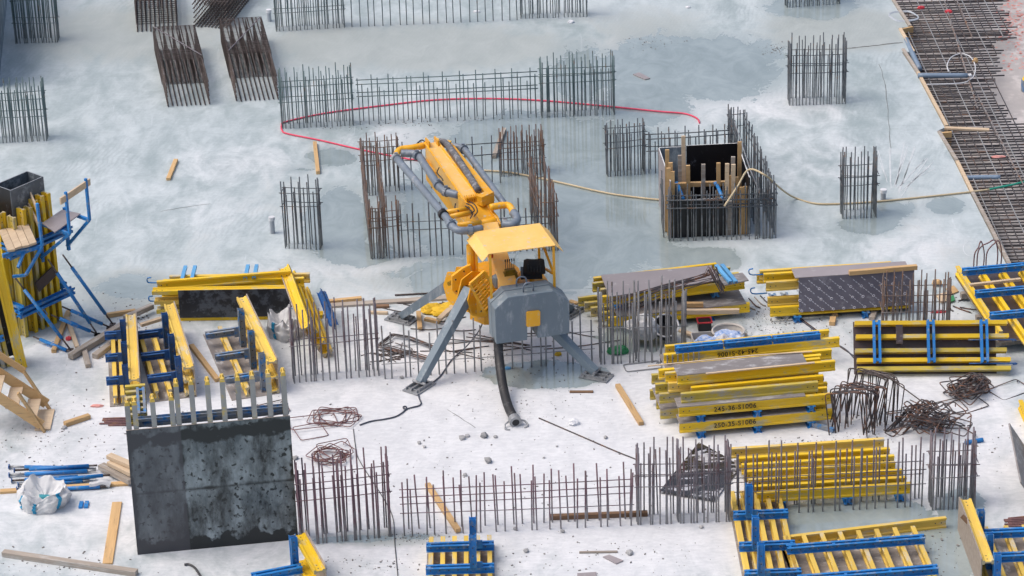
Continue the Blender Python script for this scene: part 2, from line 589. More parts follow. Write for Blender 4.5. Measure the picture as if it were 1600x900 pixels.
def slab_material():
    m = bpy.data.materials.new('poured concrete')
    m.use_nodes = True
    n = m.node_tree
    N = n.nodes.new
    b = n.nodes['Principled BSDF']
    tc = N('ShaderNodeTexCoord')

    def att(nm):
        a = N('ShaderNodeAttribute')
        a.attribute_name = nm
        return a.outputs['Fac']

    def noi(sc, det=6, ro=.6, st=(1, 1, 1), rz=0, dist=0):
        mp = N('ShaderNodeMapping')
        mp.inputs['Scale'].default_value = st
        mp.inputs['Rotation'].default_value = (0, 0, rz)
        lnk(n, tc.outputs['Object'], mp.inputs['Vector'])
        z = N('ShaderNodeTexNoise')
        z.inputs['Scale'].default_value = sc
        z.inputs['Detail'].default_value = det
        z.inputs['Roughness'].default_value = ro
        z.inputs['Distortion'].default_value = dist
        lnk(n, mp.outputs[0], z.inputs['Vector'])
        return z.outputs['Fac']

    def mth(op, a, bb=None, c=None):
        x = N('ShaderNodeMath')
        x.operation = op
        for i, q in enumerate((a, bb, c)):
            if q is None:
                continue
            if isinstance(q, (int, float)):
                x.inputs[i].default_value = q
            else:
                lnk(n, q, x.inputs[i])
        return x.outputs[0]

    def rng(a, lo, hi, t0=0, t1=1):
        x = N('ShaderNodeMapRange')
        x.interpolation_type = 'SMOOTHSTEP'
        lnk(n, a, x.inputs['Value'])
        for k, q in (('From Min', lo), ('From Max', hi), ('To Min', t0), ('To Max', t1)):
            x.inputs[k].default_value = q
        return x.outputs[0]

    def mix(f, a, bb):
        x = N('ShaderNodeMix')
        x.data_type = 'RGBA'
        if isinstance(f, (int, float)):
            x.inputs['Factor'].default_value = f
        else:
            lnk(n, f, x.inputs['Factor'])
        for k, q in (('A', a), ('B', bb)):
            if isinstance(q, tuple):
                x.inputs[k].default_value = (*q, 1)
            else:
                lnk(n, q, x.inputs[k])
        return x.outputs['Result']
    big = noi(.28, 7, .64, (1.15, .7, 1), R(-12), 1.0)
    med = noi(1.25, 8, .68, (1.1, .75, 1), R(-10), .8)
    fine = noi(9, 6, .7, (.6, 1.3, 1))
    tiny = noi(38, 3, .6)
    streak = noi(2.2, 6, .62, (1.5, .5, 1), R(-8), .5)
    # dried laitance over blue grey concrete
    t = mth('MULTIPLY_ADD', big, .8, mth('MULTIPLY_ADD', med, .7, mth('MULTIPLY_ADD', streak, .35, mth('MULTIPLY', fine, .25))))
    t = rng(t, .78, 1.32)
    base = mix(t, (.30, .362, .372), (.555, .612, .628))
    # rake and trowel marks left in the surface
    wv0 = N('ShaderNodeTexWave')
    wv0.inputs['Scale'].default_value = 2.6
    wv0.inputs['Distortion'].default_value = 9
    wv0.inputs['Detail'].default_value = 3
    wv0.inputs['Detail Scale'].default_value = .6
    mp0 = N('ShaderNodeMapping')
    mp0.inputs['Rotation'].default_value = (0, 0, R(12))
    lnk(n, tc.outputs['Object'], mp0.inputs['Vector'])
    lnk(n, mp0.outputs[0], wv0.inputs['Vector'])
    rk = mth('MULTIPLY', rng(wv0.outputs['Fac'], .45, .95), rng(noi(.45, 3, .5), .5, .66))
    base = mix(mth('MULTIPLY', rk, .22), base, (.24, .29, .31))
    # pale scratches and dried trickles
    scr = noi(1.1, 4, .55, (5.5, .35, 1), R(-18), .3)
    base = mix(mth('MULTIPLY', rng(scr, .67, .73), .25), base, (.74, .78, .80))
    # chalk dust
    ch = mth('MULTIPLY_ADD', mth('SUBTRACT', med, .5), .9, mth('MULTIPLY_ADD', mth('SUBTRACT', big, .5), .8, att('chalk')))
    ch = rng(ch, .25, .95)
    dust = mix(rng(mth('MULTIPLY_ADD', fine, .6, mth('MULTIPLY', med, .6)), .42, .8), (.575, .59, .61), (.745, .755, .77))
    base = mix(ch, base, dust)
    # dark dirt freckles
    sp_ = mth('MULTIPLY', rng(tiny, .66, .72), rng(med, .45, .62))
    base = mix(mth('MULTIPLY', sp_, .55), base, (.16, .155, .15))
    # damp, newly floated concrete
    da = mth('MULTIPLY_ADD', mth('SUBTRACT', med, .5), .8, mth('MULTIPLY_ADD', mth('SUBTRACT', big, .5), 1.0, att('damp')))
    da = rng(da, .3, .75)
    dcol = mix(med, (.29, .325, .315), (.44, .475, .46))
    base = mix(mth('MULTIPLY', da, .85), base, dcol)
    # standing water
    we = mth('MULTIPLY_ADD', mth('SUBTRACT', med, .5), .75, mth('MULTIPLY_ADD', mth('SUBTRACT', big, .5), .7, mth('MULTIPLY_ADD', mth('SUBTRACT', fine, .5), .16, att('wet'))))
    rim = rng(we, .30, .47)
    wet = rng(we, .46, .50)
    base = mix(mth('MULTIPLY', rim, .35), base, (.29, .34, .345))
    wcol = mix(rng(mth('ADD', med, mth('MULTIPLY', big, .6)), .5, 1.1), (.225, .275, .278), (.35, .408, .412))
    base = mix(wet, base, wcol)
    lnk(n, base, b.inputs['Base Color'])
    ro = mix(ch, mix(med, (.38, .38, .38), (.75, .75, .75)), (.85, .85, .85))
    ro = mix(mth('MULTIPLY', rim, .6), ro, (.25, .25, .25))
    ro = mix(wet, ro, (.02, .02, .02))
    lnk(n, ro, b.inputs['Roughness'])
    b.inputs['IOR'].default_value = 1.5
    lnk(n, rng(wet, 0, 1, .45, 1.0), b.inputs['Specular IOR Level'])
    # broom marks and pitting
    wv = N('ShaderNodeTexWave')
    wv.inputs['Scale'].default_value = 3.2
    wv.inputs['Distortion'].default_value = 5
    wv.inputs['Detail'].default_value = 2
    mp = N('ShaderNodeMapping')
    mp.inputs['Rotation'].default_value = (0, 0, R(20))
    lnk(n, tc.outputs['Object'], mp.inputs['Vector'])
    lnk(n, mp.outputs[0], wv.inputs['Vector'])
    hgt = mth('MULTIPLY_ADD', wv.outputs['Fac'], .15, mth('MULTIPLY_ADD', fine, 1.0, mth('MULTIPLY', med, 1.6)))
    bp = N('ShaderNodeBump')
    bp.inputs['Distance'].default_value = .03
    lnk(n, hgt, bp.inputs['Height'])
    lnk(n, mth('MULTIPLY', mth('SUBTRACT', 1, wet), .22), bp.inputs['Strength'])
    lnk(n, bp.outputs[0], b.inputs['Normal'])
    return m


M['slab'] = slab_material()
me.materials.append(M['slab'])
me.update()
struct(put('concrete_slab', me))

# lower blinding layer beside the slab
g = MB()
pts = [(p.x + .01, p.y) for p in EP]
poly = [V((x, y, -.45)) for x, y in pts] + [V((40, EP[-1].y, -.45)), V((40, EP[0].y, -.45))]
g.add(poly, [tuple(range(len(poly)))])
struct(g.build('blinding_floor', M['mud']))


def ribbon(name, lines, wd, m, z=.004, kind='stuff'):
    g = MB()
    for pts in lines:
        P_ = [W(*p, z) for p in pts]
        for i in range(len(P_) - 1):
            d = (P_[i + 1] - P_[i])
            d = V((-d.y, d.x, 0)).normalized() * wd * random.uniform(.35, .6)
            g.add([P_[i] - d, P_[i] + d, P_[i + 1] + d, P_[i + 1] - d], [(0, 1, 2, 3)])
    o = g.build(name, m, fix=False)
    o['kind'] = kind
    return o


def jag(a, b, n_, amp):
    return [(a[0] + (b[0] - a[0]) * k / n_ + random.uniform(-amp, amp), a[1] + (b[1] - a[1]) * k / n_ + random.uniform(-amp, amp) * .5) for k in range(n_ + 1)]


M['joint'] = mat('dark joint', (.20, .21, .20), (.14, .145, .14), 6, .8)
M['scratch'] = mat('pale laitance scratch', (.70, .73, .75), (.58, .62, .64), 8, .8)
ribbon('pour_joint', [jag((1318, 76.5), (1411, 66), 14, .8), jag((1236, 78), (1318, 76.5), 8, .8)], .05, M['joint'], kind='structure')
ribbon('surface_crack', [jag((1374, 100), (1384, 132), 6, 1), jag((1384, 132), (1392, 232), 10, 1), jag((700, 640), (742, 668), 5, 1), jag((250, 330), (330, 318), 8, 1)], .014, M['joint'], kind='structure')
sc = []
for a, b in (((1389, 222), (1391, 300)), ((1411, 222), (1398, 304)), ((1431, 228), (1403, 305)), ((1452, 246), (1408, 308)), ((1444, 236), (1400, 296)), ((1420, 226), (1399, 292)), ((1462, 250), (1412, 300)), ((1372, 232), (1384, 290))):
    for j in range(2):
        sc.append(jag((a[0] + random.uniform(-3, 3), a[1] + random.uniform(0, 14)), (b[0] + random.uniform(-3, 3), b[1] - random.uniform(0, 16)), 6, .5))
sc.append([(1517 + 12 * math.cos(R(a_)), 388 + 12 * math.sin(R(a_))) for a_ in range(90, 290, 20)])
ribbon('trowel_scratches', sc, .016, M['scratch'])


# ------------------------------------------------------------------ reinforcing bars standing in the slab
BARS = {}


def barmesh(L, r, m, nm='vertical_bar'):
    k = (round(L / .08), r, m)
    if k not in BARS:
        b = MB()
        L = round(L / .08) * .08
        b.tube([(0, 0, 0), (0, 0, L * .5), (0, 0, L)], r, 6)
        BARS[k] = b.mesh(nm, M[m], smooth=True)
    return BARS[k]


def tie(parent, p, q, r, m):
    b = MB()
    b.tube([p, (V(p) + V(q)) / 2 + V((0, 0, -.012)), q], r, 5)
    return b.build('tie_bar', M[m], parent, smooth=True)


def cage(label, A, B, top=None, h=None, n=16, t=.3, rows=2, ends=4, r=.0135, m='bar_dark', ties=(.45, .72), h2=.82, name='starter_bar_cage', cat='rebar cage', group=None, side=1, jit=.03, mids=(), lean=.5, tr=.009, seed=1, b0=True):
    rnd = random.Random(seed * 131 + n)
    P, Q = W(*A), W(*B)
    d = Q - P
    L = d.length
    rz = math.atan2(d.y, d.x)
    if h is None:
        h = HT(A[0], A[1], top)
    o = thing(name, label, cat, P, rz, group)

    def one(x, y, hh):
        mt = Matrix.Translation((x, y, -.03)) @ Matrix.Rotation(R(rnd.gauss(0, lean)), 4, 'X') @ Matrix.Rotation(R(rnd.gauss(0, lean)), 4, 'Y')
        put('vertical_bar', barmesh(hh + .03, r, m), o, mtx=mt)
    for rw in range(rows):
        y = side * t * rw
        for i in range(n):
            x = L * i / (n - 1) + (rnd.uniform(-jit, jit) if 0 < i < n - 1 else 0)
            if rw:
                x = min(L, max(0, x + L / (n - 1) * .4))
            hh = h * (1 if (i + rw) % 2 == 0 else h2) * rnd.uniform(.965, 1.02)
            one(x, y, hh)
    for x in (([0] if b0 else []) + [L] + [L * q for q in mids]):
        for k in range(ends):
            one(x + rnd.uniform(-.012, .012), side * t * (k + 1) / (ends + 1), h * rnd.uniform(.9, 1.02))
    for q in ties:
        z = h * q
        for rw in range(rows):
            y = side * (t * rw + (r + tr) * (1 if rw else -1))
            e = rnd.uniform(-.05, .05)
            tie(o, (-.06, y, z + e * .3), (L + .06, y, z + e), tr, m)
        if rows > 1 and ends:
            for x in (-.025, L + .025):
                tie(o, (x, -.03 * side, z), (x, side * (t + .03), z), tr, m)
    return o


GC = 'dense starter bar cages in the slab'
GR = 'sparse starter bar rows in the slab'
cage('dense teal bar cage at the top left beside the cast wall', (25, 68), (90, 66), h=1.62, n=17, t=.36, m='bar_teal', group=GC, seed=1, ties=(.35, .7))
cage('dense teal bar cage standing at the left edge below the cast wall', (-14, 224), (73, 220), h=1.5, n=19, t=.34, m='bar_teal', group=GC, seed=2)
cage('dense teal bar cage at the left end of the farthest wall line', (432, 49), (538, 43), h=1.62, n=18, t=.32, m='bar_teal', group=GC, seed=3, ties=(.3, .62))
cage('sparse teal bars between the two cages of the farthest wall line', (550, 42), (808, 31), h=1.5, n=22, t=.3, rows=1, ends=0, m='bar_teal', ties=(), name='starter_bar_row', group=GR, seed=4, r=.015)
cage('dense teal bar cage at the right end of the farthest wall line', (814, 29), (917, 26), h=1.6, n=18, t=.32, m='bar_teal', group=GC, seed=5)
cage('dense dark cage cut by the top edge above the square column cage', (1230, 12), (1312, 6), h=1.6, n=17, t=.36, m='bar_teal', group=GC, seed=6)
cage('dense teal cage where the red hose bends, left end of the second wall line', (441, 201), (552, 196), top=111, n=18, t=.3, m='bar_teal', group=GC, seed=7)
cage('sparse teal bars crossed by the red hose in the second wall line', (563, 195), (838, 183), top=123, n=21, t=.22, rows=2, ends=0, h2=.78, m='bar_teal', ties=(.62, .88), name='starter_bar_row', group=GR, seed=8, r=.014, tr=.012)
cage('dense teal cage reflected in a puddle, right end of the second wall line', (847, 184), (960, 179), top=93, n=19, t=.36, m='bar_teal', mids=(.45,), group=GC, seed=9, ties=(.6, .75))
# first core, behind the pump boom
cage('dense rusty cage at the far left corner of the core behind the boom', (568, 302), (624, 298), top=217, n=9, t=.3, m='bar_rust', ties=(.6, .85), group=GC, seed=10)
cage('sparse bars of the far core wall partly hidden behind the boom', (632, 297), (782, 286), top=222, n=12, t=.25, rows=1, ends=0, m='bar_dark', ties=(.62, .88), name='starter_bar_row', group=GR, seed=11, r=.015, tr=.012)
cage('rust brown cage right of the boom, far right corner of its core', (784, 276), (850, 271), top=206, n=14, t=.3, m='bar_rust', ties=(.4, .62), group=GC, seed=12)
cage('long rusty side wall of bars left of the boom, running away from view', (580, 404), (568, 306), top=316, n=19, t=.34, side=-1, m='bar_rust', ties=(.55, .9), group=GC, seed=13, h2=.92)
cage('sparse near wall of bars in front of the boom pipes', (630, 402), (862, 390), top=318, n=24, t=.24, rows=1, ends=0, m='bar_dark', ties=(.52, .68), name='starter_bar_row', group=GR, seed=14, r=.017, jit=.05)
cage('rust brown cage at the near left corner of the core behind the boom', (582, 405), (624, 403), top=316, n=6, t=.3, m='bar_rust', ties=(.55, .72), group=GC, seed=33)
cage('rusty cage just right of the yellow canopy, running away from view', (872, 391), (851, 330), top=300, n=12, t=.32, side=1, m='bar_rust', ties=(.6, .85), group=GC, seed=15, h2=.95)
# second core with the shaft formwork
cage('dark blue grey cage at the far left corner of the shaft core', (950, 276), (1008, 272), top=197, n=12, t=.3, m='bar_dark', ties=(.55, .85), group=GC, seed=16)
cage('sparse far wall of bars behind the black shaft formwork', (1014, 271), (1142, 265), top=206, n=13, t=.25, rows=2, ends=0, m='bar_dark', ties=(.55, .82), name='starter_bar_row', group=GR, seed=17, r=.015, tr=.013)
cage('tall dense side wall of bars right of the black shaft formwork', (1212, 372), (1161, 246), top=285, n=26, t=.34, side=1, m='bar_dark', ties=(.6, .82), group=GC, seed=18, h2=.95)
cage('near wall of dark bars in front of the black shaft formwork', (1046, 377), (1204, 373), top=293, n=19, t=.16, m='bar_dark', ends=2, ties=(.62, .78), group=GC, seed=19, jit=.05, tr=.016, h2=.88)
cage('short leaning bars at the left corner of the black shaft formwork', (1045, 374), (1041, 345), top=292, n=5, t=.1, m='bar_dark', ends=0, ties=(.7,), group=GC, seed=20)
# free standing columns
cage('wide square column cage standing alone near the slab edge at upper right', (1234, 165), (1321, 162), top=66, n=18, t=.46, ends=6, m='bar_dark', ties=(.52, .68), group=GC, seed=21)
cage('narrow column cage on the right with the tan hose passing behind it', (1317, 342), (1369, 340), top=240, n=9, t=.46, ends=6, m='bar_dark', ties=(.5, .68), group=GC, seed=22)
cage('small open column cage left of the boom, standing in a puddle', (446, 388), (500, 390), top=282, n=9, t=.26, ends=2, m='bar_dark', ties=(.62, .82), group=GC, seed=23)
# wall line under the pump
cage('grey bar cage left of the pump, in front of the white bag', (460, 598), (592, 587), top=484, n=18, t=.3, m='bar_gp', r=.0155, ties=(.5,), group=GC, seed=24, jit=.06)
cage('sparse grey bars passing under the pump legs', (602, 592), (925, 566), top=508, n=24, t=.22, rows=1, ends=0, m='bar_grey', ties=(.3, .62), name='starter_bar_row', group=GR, seed=25, jit=.07, r=.017)
cage('grey grout stained cage right of the pump with rubbish behind it', (939, 569), (1071, 565), top=456, n=20, t=.5, ends=4, m='bar_grey', mids=(.42,), r=.0175, ties=(.52,), group=GC, seed=26, jit=.05)
cage('rust brown column cage in front of the patterned plywood stack', (1380, 527), (1483, 524), top=439, n=17, t=.46, ends=5, m='bar_rust', ties=(.45, .75), group=GC, seed=27, jit=.05)
# nearest wall line
cage('purple brown bar cage right of the big black formwork panel', (471, 852), (611, 838), top=725, n=20, t=.34, m='bar_purple', r=.0155, ties=(.55, .75), group=GC, seed=28, jit=.06)
cage('sparse purple bars in the middle of the nearest wall line', (632, 837), (986, 821), top=748, n=21, t=.24, rows=2, ends=0, h2=.86, m='bar_purple', ties=(.42, .68), name='starter_bar_row', group=GR, seed=29, jit=.08, lean=1.0, r=.016)
cage('dense grey bar cage in front of the dark diamond of plywood', (997, 820), (1140, 815), top=700, n=19, t=.36, ends=6, mids=(.44,), m='bar_gp', r=.0155, ties=(.5, .66), group=GC, seed=30, jit=.05)
cage('sparse grey bars in front of the stack of seven yellow beams', (1152, 806), (1440, 791), top=708, n=22, t=.3, rows=2, ends=0, h2=.84, m='bar_gp', ties=(.4, .62), name='starter_bar_row', group=GR, seed=31, jit=.06, r=.016)
cage('dense cage standing in the puddle at lower right, beside tangled stirrups', (1457, 797), (1523, 794), top=690, n=12, t=.46, ends=7, m='bar_gp', r=.0155, ties=(.48, .68), group=GC, seed=32)

# ------------------------------------------------------------------ prefabricated cages lying on the slab


def lying_cage(label, NL, NR, FL_, hh, n=10, stir=.62, seed=1, diag=1):
    """NL, NR: near bottom corners on the ground, FL_: far bottom-left direction point"""
    rnd = random.Random(seed)
    a, b, c = W(*NL), W(*NR), W(*FL_)
    ex = (b - a)
    wd = ex.length
    ey = c - a
    L = ey.length
    rz = math.atan2(ex.y, ex.x)
    ang = math.atan2(ey.y, ey.x) - rz
    dy = V((math.cos(ang), math.sin(ang), 0))
    o = thing('rebar_cage', label, 'rebar cage', a, rz, 'prefabricated cages lying on the slab')
    r = .016

    def lb(x, z, s0):
        p = V((x, 0, z)) + dy * s0
        q = V((x, 0, z)) + dy * L
        m_ = MB()
        m_.tube([p, q], r, 6)
        m_.build('long_bar', M['cage_rust'], o, smooth=True)
    for i in range(n):
        x = wd * i / (n - 1)
        lb(x, r + .012, rnd.uniform(0, .06))
        lb(x, hh, rnd.uniform(.0, .12))
    for k in range(1, 5):
        for x in (0, wd):
            lb(x, hh * k / 5, rnd.uniform(0, .08))
    ns = 30
    for k in range(ns):
        s = L * (1 - stir) + L * stir * (k + .5) / ns
        c0 = dy * s
        m_ = MB()
        e = .028
        m_.tube([c0 + V((-e, 0, .012)), c0 + V((wd + e, 0, .012)), c0 + V((wd + e, 0, hh + e)), c0 + V((-e, 0, hh + e))], .0085, 5, closed=True)
        for xx in (wd * .22, wd * .45, wd * .62, wd * .8):
            m_.tube([c0 + V((xx, 0, .012)), c0 + V((xx, 0, hh + e))], .0075, 5)
        m_.build('stirrup', M['cage_rust'], o)
    m_ = MB()
    x0, x1 = (0, wd) if diag > 0 else (wd, 0)
    m_.tube([V((x0, 0, hh + .06)) + dy * L * .97, V((x1, 0, hh + .06)) + dy * L * .42], .014, 6)
    m_.build('brace_bar', M['bar_gp'], o)
    return o


lying_cage('brown lying cage with a diagonal brace, left one of the front pair', (263, 168), (328, 165), (243, 79), .62, seed=1, diag=1)
lying_cage('brown lying cage with a diagonal brace, nearest the red hose', (370, 160), (435, 157), (347, 66), .62, seed=2, diag=-1)
lying_cage('brown lying cage cut by the top edge, its blunt end facing the viewer', (215, 51), (277, 48), (212, -55), .62, seed=3, stir=.9)
lying_cage('brown lying cage turned askew at the top edge', (303, 43), (352, 46), (372, -40), .62, seed=4, stir=.95)

# cast wall at the far left with a rusty row of bars on top
a, b = W(-2, 136), W(14, -30)
d = (b - a)
rz = math.atan2(d.y, d.x)
o = thing('cast_wall', 'pale blue grey cast wall at the top left corner topped with rusty bars', 'wall', a, rz)
hw = 2.25
L = d.length
g = MB()
g.box((L / 2, .15, hw / 2), (L, .3, hw))
g.build('wall_body', M['wall_conc'], o)
for i in range(46):
    put('rusty_bar', barmesh(.35, .016, 'bar_rust'), o, loc=(L * (i + .5) / 46, .04, hw - .01))

# ------------------------------------------------------------------ edge boards of the pour
bd = [((1392, 0), (1419, 42), 'first'), ((1403.5, 46), (1424, 82), 'second'), ((1408, 78), (1431, 114), 'third'), ((1431, 114), (1476, 198), 'fourth'), ((1464, 207), (1491.7, 252), 'fifth'), ((1492, 253), (1515.5, 301), 'sixth'), ((1516, 302), (1584, 434), 'seventh')]
LB = ['pale edge board at the top edge holding the slab beside the steel mat', 'short stained edge board just below the first jog of the slab edge', 'edge board set back beside the blue grey pipe elbow',
      'long edge board running down to the loose plank over the mat', 'edge board just below the loose plank over the mat', 'edge board ending where the tan hose crosses the slab edge', 'lowest and longest edge board, ending beside the tilted yellow panel']
for k, (p, q, _) in enumerate(bd):
    P, Q = W(*p), W(*q)
    u = (Q - P).normalized()
    sd_ = V((-u.y, u.x, 0))
    g = MB()
    g.bar(P + sd_ * .05 + V((0, 0, -.14)), Q + sd_ * .05 + V((0, 0, -.14)), .075, .36)
    tag(g.build('edge_board', M['wood_pale'] if k % 2 else M['wood_grey']), LB[k], 'board', 'edge boards along the pour')
for k, (p, q, lb) in enumerate([((1402, 47), (1420, 43), 'short cross board closing the upper jog of the slab edge'), ((1464, 209), (1480, 208), 'short cross board closing the jog under the loose plank')]):
    P, Q = W(*p), W(*q)
    g = MB()
    g.bar(P + V((.1, 0, -.14)), Q + V((.1, 0, -.14)), .06, .34)
    tag(g.build('edge_board', M['wood']), lb, 'board', 'edge boards along the pour')

# ------------------------------------------------------------------ steel mat in the unpoured bay
rnd = random.Random(5)
o = thing('rebar_mat', 'dark grid of reinforcing bars filling the unpoured bay at the right', 'rebar mat', W(1500, 200, -.45))
base = o.location.copy()
yT, yB = W(1400, -20).y, W(1583, 432).y - .3
ny = 106
allx = MB()


def xr(y):
    p = PX((12, y, -.1))
    lim = [(-40, 1560), (0, 1562), (20, 1572), (48, 1585), (58, 1588), (68, 1560), (100, 1568), (120, 1560), (150, 1556), (190, 1590), (240, 1625), (450, 1720)]
    for (a, b), (c, d_) in zip(lim, lim[1:]):
        if a <= p[1] <= c:
            return b + (d_ - b) * (p[1] - a) / (c - a)
    return 1700


for i in range(ny):
    y = yB + (yT - yB) * i / (ny - 1)
    z = -.10 + rnd.uniform(-.012, .012)
    x0 = xmax(y) + .06
    py = PX((12, y, z))[1]
    x1 = W(xr(y) + rnd.uniform(-14, 10), py, z).x
    if x1 < x0 + .3:
        continue
    g = MB()
    tilt = rnd.uniform(-.03, .03) - .02 * (x1 - x0) / 3
    g.tube([V((x0, y, z)) - base, V((x1, y + tilt, z)) - base], .018, 5)
    g.build('cross_bar', M['mesh_dark'], o, smooth=True)
    if i % 2 == 0:
        allx.tube([V((x0, y + .1, z - .22)) - base, V((x1 - rnd.uniform(.2, .9), y + .1, z - .22)) - base], .0155, 5)
low = allx.build('bottom_layer_bars', M['mesh_dark'], o, smooth=True)
low['kind'] = 'stuff'
# bars running away, parallel to the slab edge
ua = (W(1583, 434) - W(1392, 0))
slope = ua.x / ua.y
k = 0
x = .22
while k < 34:
    xo = .12 + k * .19
    yy0, yy1 = yB, yT
    p = V((xmax(EP[-1].y + .01) + xo, yB, -.072))
    q = V((p.x + slope * (yT - yB), yT, -.072))
    # clip to where the cross bars lie
    pts_ = [p + (q - p) * j / 60 for j in range(61)]
    keep = [s for s in pts_ if s.x > xmax(s.y) + .08 and PX(s)[0] < xr(s.y) - 6]
    if len(keep) > 2:
        g = MB()
        g.tube([keep[0] - base, keep[-1] - base], .014, 5)
        g.build('long_bar', M['bar_grey'] if k % 3 == 0 else M['mesh_dark'], o, smooth=True)
    k += 1
for (p, q) in [((1476, 2, .02), (1528, 170, .02)), ((1495, 0, .03), (1520, 60, .03)), ((1528, 150, .02), (1600, 290, .02))]:
    g = MB()
    g.tube([W(*p) - base, W(*q) - base], .022, 6)
    g.build('spacer_bar', M['bar_rust'], o, smooth=True)


# ------------------------------------------------------------------ formwork: I-beams, steel walers, plywood panels
CACHE = {}


def h20(L, m='yellow', nm='timber_beam'):
    """I-shaped formwork beam along x, web upright, z from 0 to .2"""
    k = ('h', round(L, 2), m)
    if k not in CACHE:
        g = MB()
        a, w_, f = .04, .0145, .04
        pr = [(-a, 0), (a, 0), (a, f - .006), (w_, f + .012), (w_, .2 - f - .012), (a, .2 - f + .006), (a, .2), (-a, .2), (-a, .2 - f + .006), (-w_, .2 - f - .012), (-w_, f + .012), (-a, f - .006)]
        n = len(pr)
        vs = [V((0, y, z)) for y, z in pr] + [V((L, y, z)) for y, z in pr]
        g.add(vs, [(i, (i + 1) % n, n + (i + 1) % n, n + i) for i in range(n)], 0)
        g.add(vs, [tuple(range(n)), tuple(range(2 * n - 1, n - 1, -1))], 1)
        for x in (.09, .20, L - .09, L - .20):
            for s in (-1, 1):
                g.box((x, s * .0152, .1), (.022, .0016, .022), mi=2)
        CACHE[k] = g.mesh(nm, [M[m], M['beam_end'], M['wire']], fix=True)
    return CACHE[k]


def waler_mesh(L, m='blue'):
    """two steel channels back to back along x, z from 0 to .12"""
    k = ('w', round(L, 2), m)
    if k not in CACHE:
        g = MB()
        for s in (-1, 1):
            y0, y1, t = s * .028, s * .078, .009
            pr = [(y0, 0), (y1, 0), (y1, t), (y0 + s * t, t), (y0 + s * t, .12 - t), (y1, .12 - t), (y1, .12), (y0, .12)]
            n = len(pr)
            vs = [V((0, y, z)) for y, z in pr] + [V((L, y, z)) for y, z in pr]
            g.add(vs, [(i, (i + 1) % n, n + (i + 1) % n, n + i) for i in range(n)] + [tuple(range(n)), tuple(range(2 * n - 1, n - 1, -1))])
        q = max(2, int(L / .55))
        for i in range(q):
            x = .06 + (L - .12) * i / (q - 1)
            g.box((x, 0, .06), (.05, .066, .10))
        for i in range(int(L / .16)):
            x = .08 + i * .16
            for s in (-1, 1):
                g.box((x, s * .0382, .06), (.022, .002, .022), mi=1)
        CACHE[k] = g.mesh('steel_waler', [M[m], M['wire']])
    return CACHE[k]


def channel_mesh(L, m='blue_light'):
    g = MB()
    g.box((L / 2, 0, .05), (L, .075, .012))
    for s in (-1, 1):
        g.box((L / 2, s * .033, .022), (L, .009, .044))
    return g.mesh('steel_waler', M[m])


def sheet(parent, x0, x1, y0, y1, z0, m='ply', t=.021, nm='plywood_sheet', edge='ply_edge'):
    g = MB()
    g.box(((x0 + x1) / 2, (y0 + y1) / 2, z0 + t / 2), (x1 - x0, y1 - y0, t))
    me_ = g.mesh(nm, [M[m], M[edge]])
    for p in me_.polygons:
        p.material_index = 0 if abs(p.normal.z) > .5 else 1
    return put(nm, me_, parent)


def STAND(x, y, z, s):
    # length of the channel goes up, its back looks along s*y
    return Matrix(((0, s, 0, x), (0, 0, s, y), (1, 0, 0, z), (0, 0, 0, 1)))



def writing(parent, text, size, mtx, m='ink', ext=.0015, shear=0.0):
    cu = bpy.data.curves.new('writing', 'FONT')
    cu.body = text
    cu.size = size
    cu.extrude = ext
    cu.offset = .0015
    cu.shear = shear
    cu.space_character = 1.08
    cu.align_x = 'CENTER'
    cu.align_y = 'CENTER'
    cu.materials.append(M[m])
    tmp = bpy.data.objects.new('writing', cu)
    COL.objects.link(tmp)
    bpy.context.view_layer.update()
    me_ = bpy.data.meshes.new_from_object(tmp.evaluated_get(bpy.context.evaluated_depsgraph_get()))
    bpy.data.objects.remove(tmp)
    o = bpy.data.objects.new('writing', me_)
    COL.objects.link(o)
    o.parent = parent
    o.matrix_local = mtx
    return o


FRONT = Matrix.Rotation(R(90), 4, 'X')          # text standing up and facing -y


def frame_mtx(O, rz, tilt=0.0, roll=0.0):
    return Matrix.Translation(O) @ Matrix.Rotation(rz, 4, 'Z') @ Matrix.Rotation(tilt, 4, 'X') @ Matrix.Rotation(roll, 4, 'Y')


def ang(A, B, z=0.0):
    d = W(*A, z) - W(*B, z)
    return math.atan2(-d.y, -d.x), d.length


def panel(label, O, rz, beams, walers=(), ply=(), tilt=0.0, bm_='yellow', wm='blue', up=True, wz=.10, name='panel_formwork', cat='formwork panel', group=None, rnd=None, uprights=(), roll=0.0):
    """beams: (x0, y, length[, material]); walers: (x, y0, y1); ply: (x0, x1, y0, y1[, material]); up: plywood on top"""
    o = thing(name, label, cat, group=group, mtx=frame_mtx(O, rz, tilt, roll))
    bz = wz if up else .021
    bo = []
    for q in beams:
        mm = q[3] if len(q) > 3 else bm_
        bo.append(put('timber_beam', h20(q[2], mm), o, loc=(q[0], q[1], bz)))
    for q in walers:
        mm = q[3] if len(q) > 3 else wm
        z = bz - .12 if up else bz + .2
        put('steel_waler', waler_mesh(q[2] - q[1], mm), o, mtx=Matrix.Translation((q[0], q[1], z)) @ Matrix.Rotation(R(90), 4, 'Z'))
    for q in ply:
        sheet(o, q[0], q[1], q[2], q[3], (bz + .2) if up else 0, q[4] if len(q) > 4 else 'ply')
    for (x, y, z, hh, mm) in uprights:
        put('steel_waler', waler_mesh(hh, mm), o, mtx=Matrix.Translation((x, y, z)) @ Matrix.Rotation(R(-90), 4, 'Y'))
    return o, bo


GP = 'formwork panels lying and stacked on the slab'

# --- big stack at the right: "245-36-S1006" on top of "250-35-S1006"
P0 = W(1062, 686)
rz, L0 = ang((1062, 686), (1300, 664))
LB_ = 2.95


def stack_at(dx, dy, dz):
    return P0 + Matrix.Rotation(rz, 3, 'Z') @ V((dx, dy, dz))


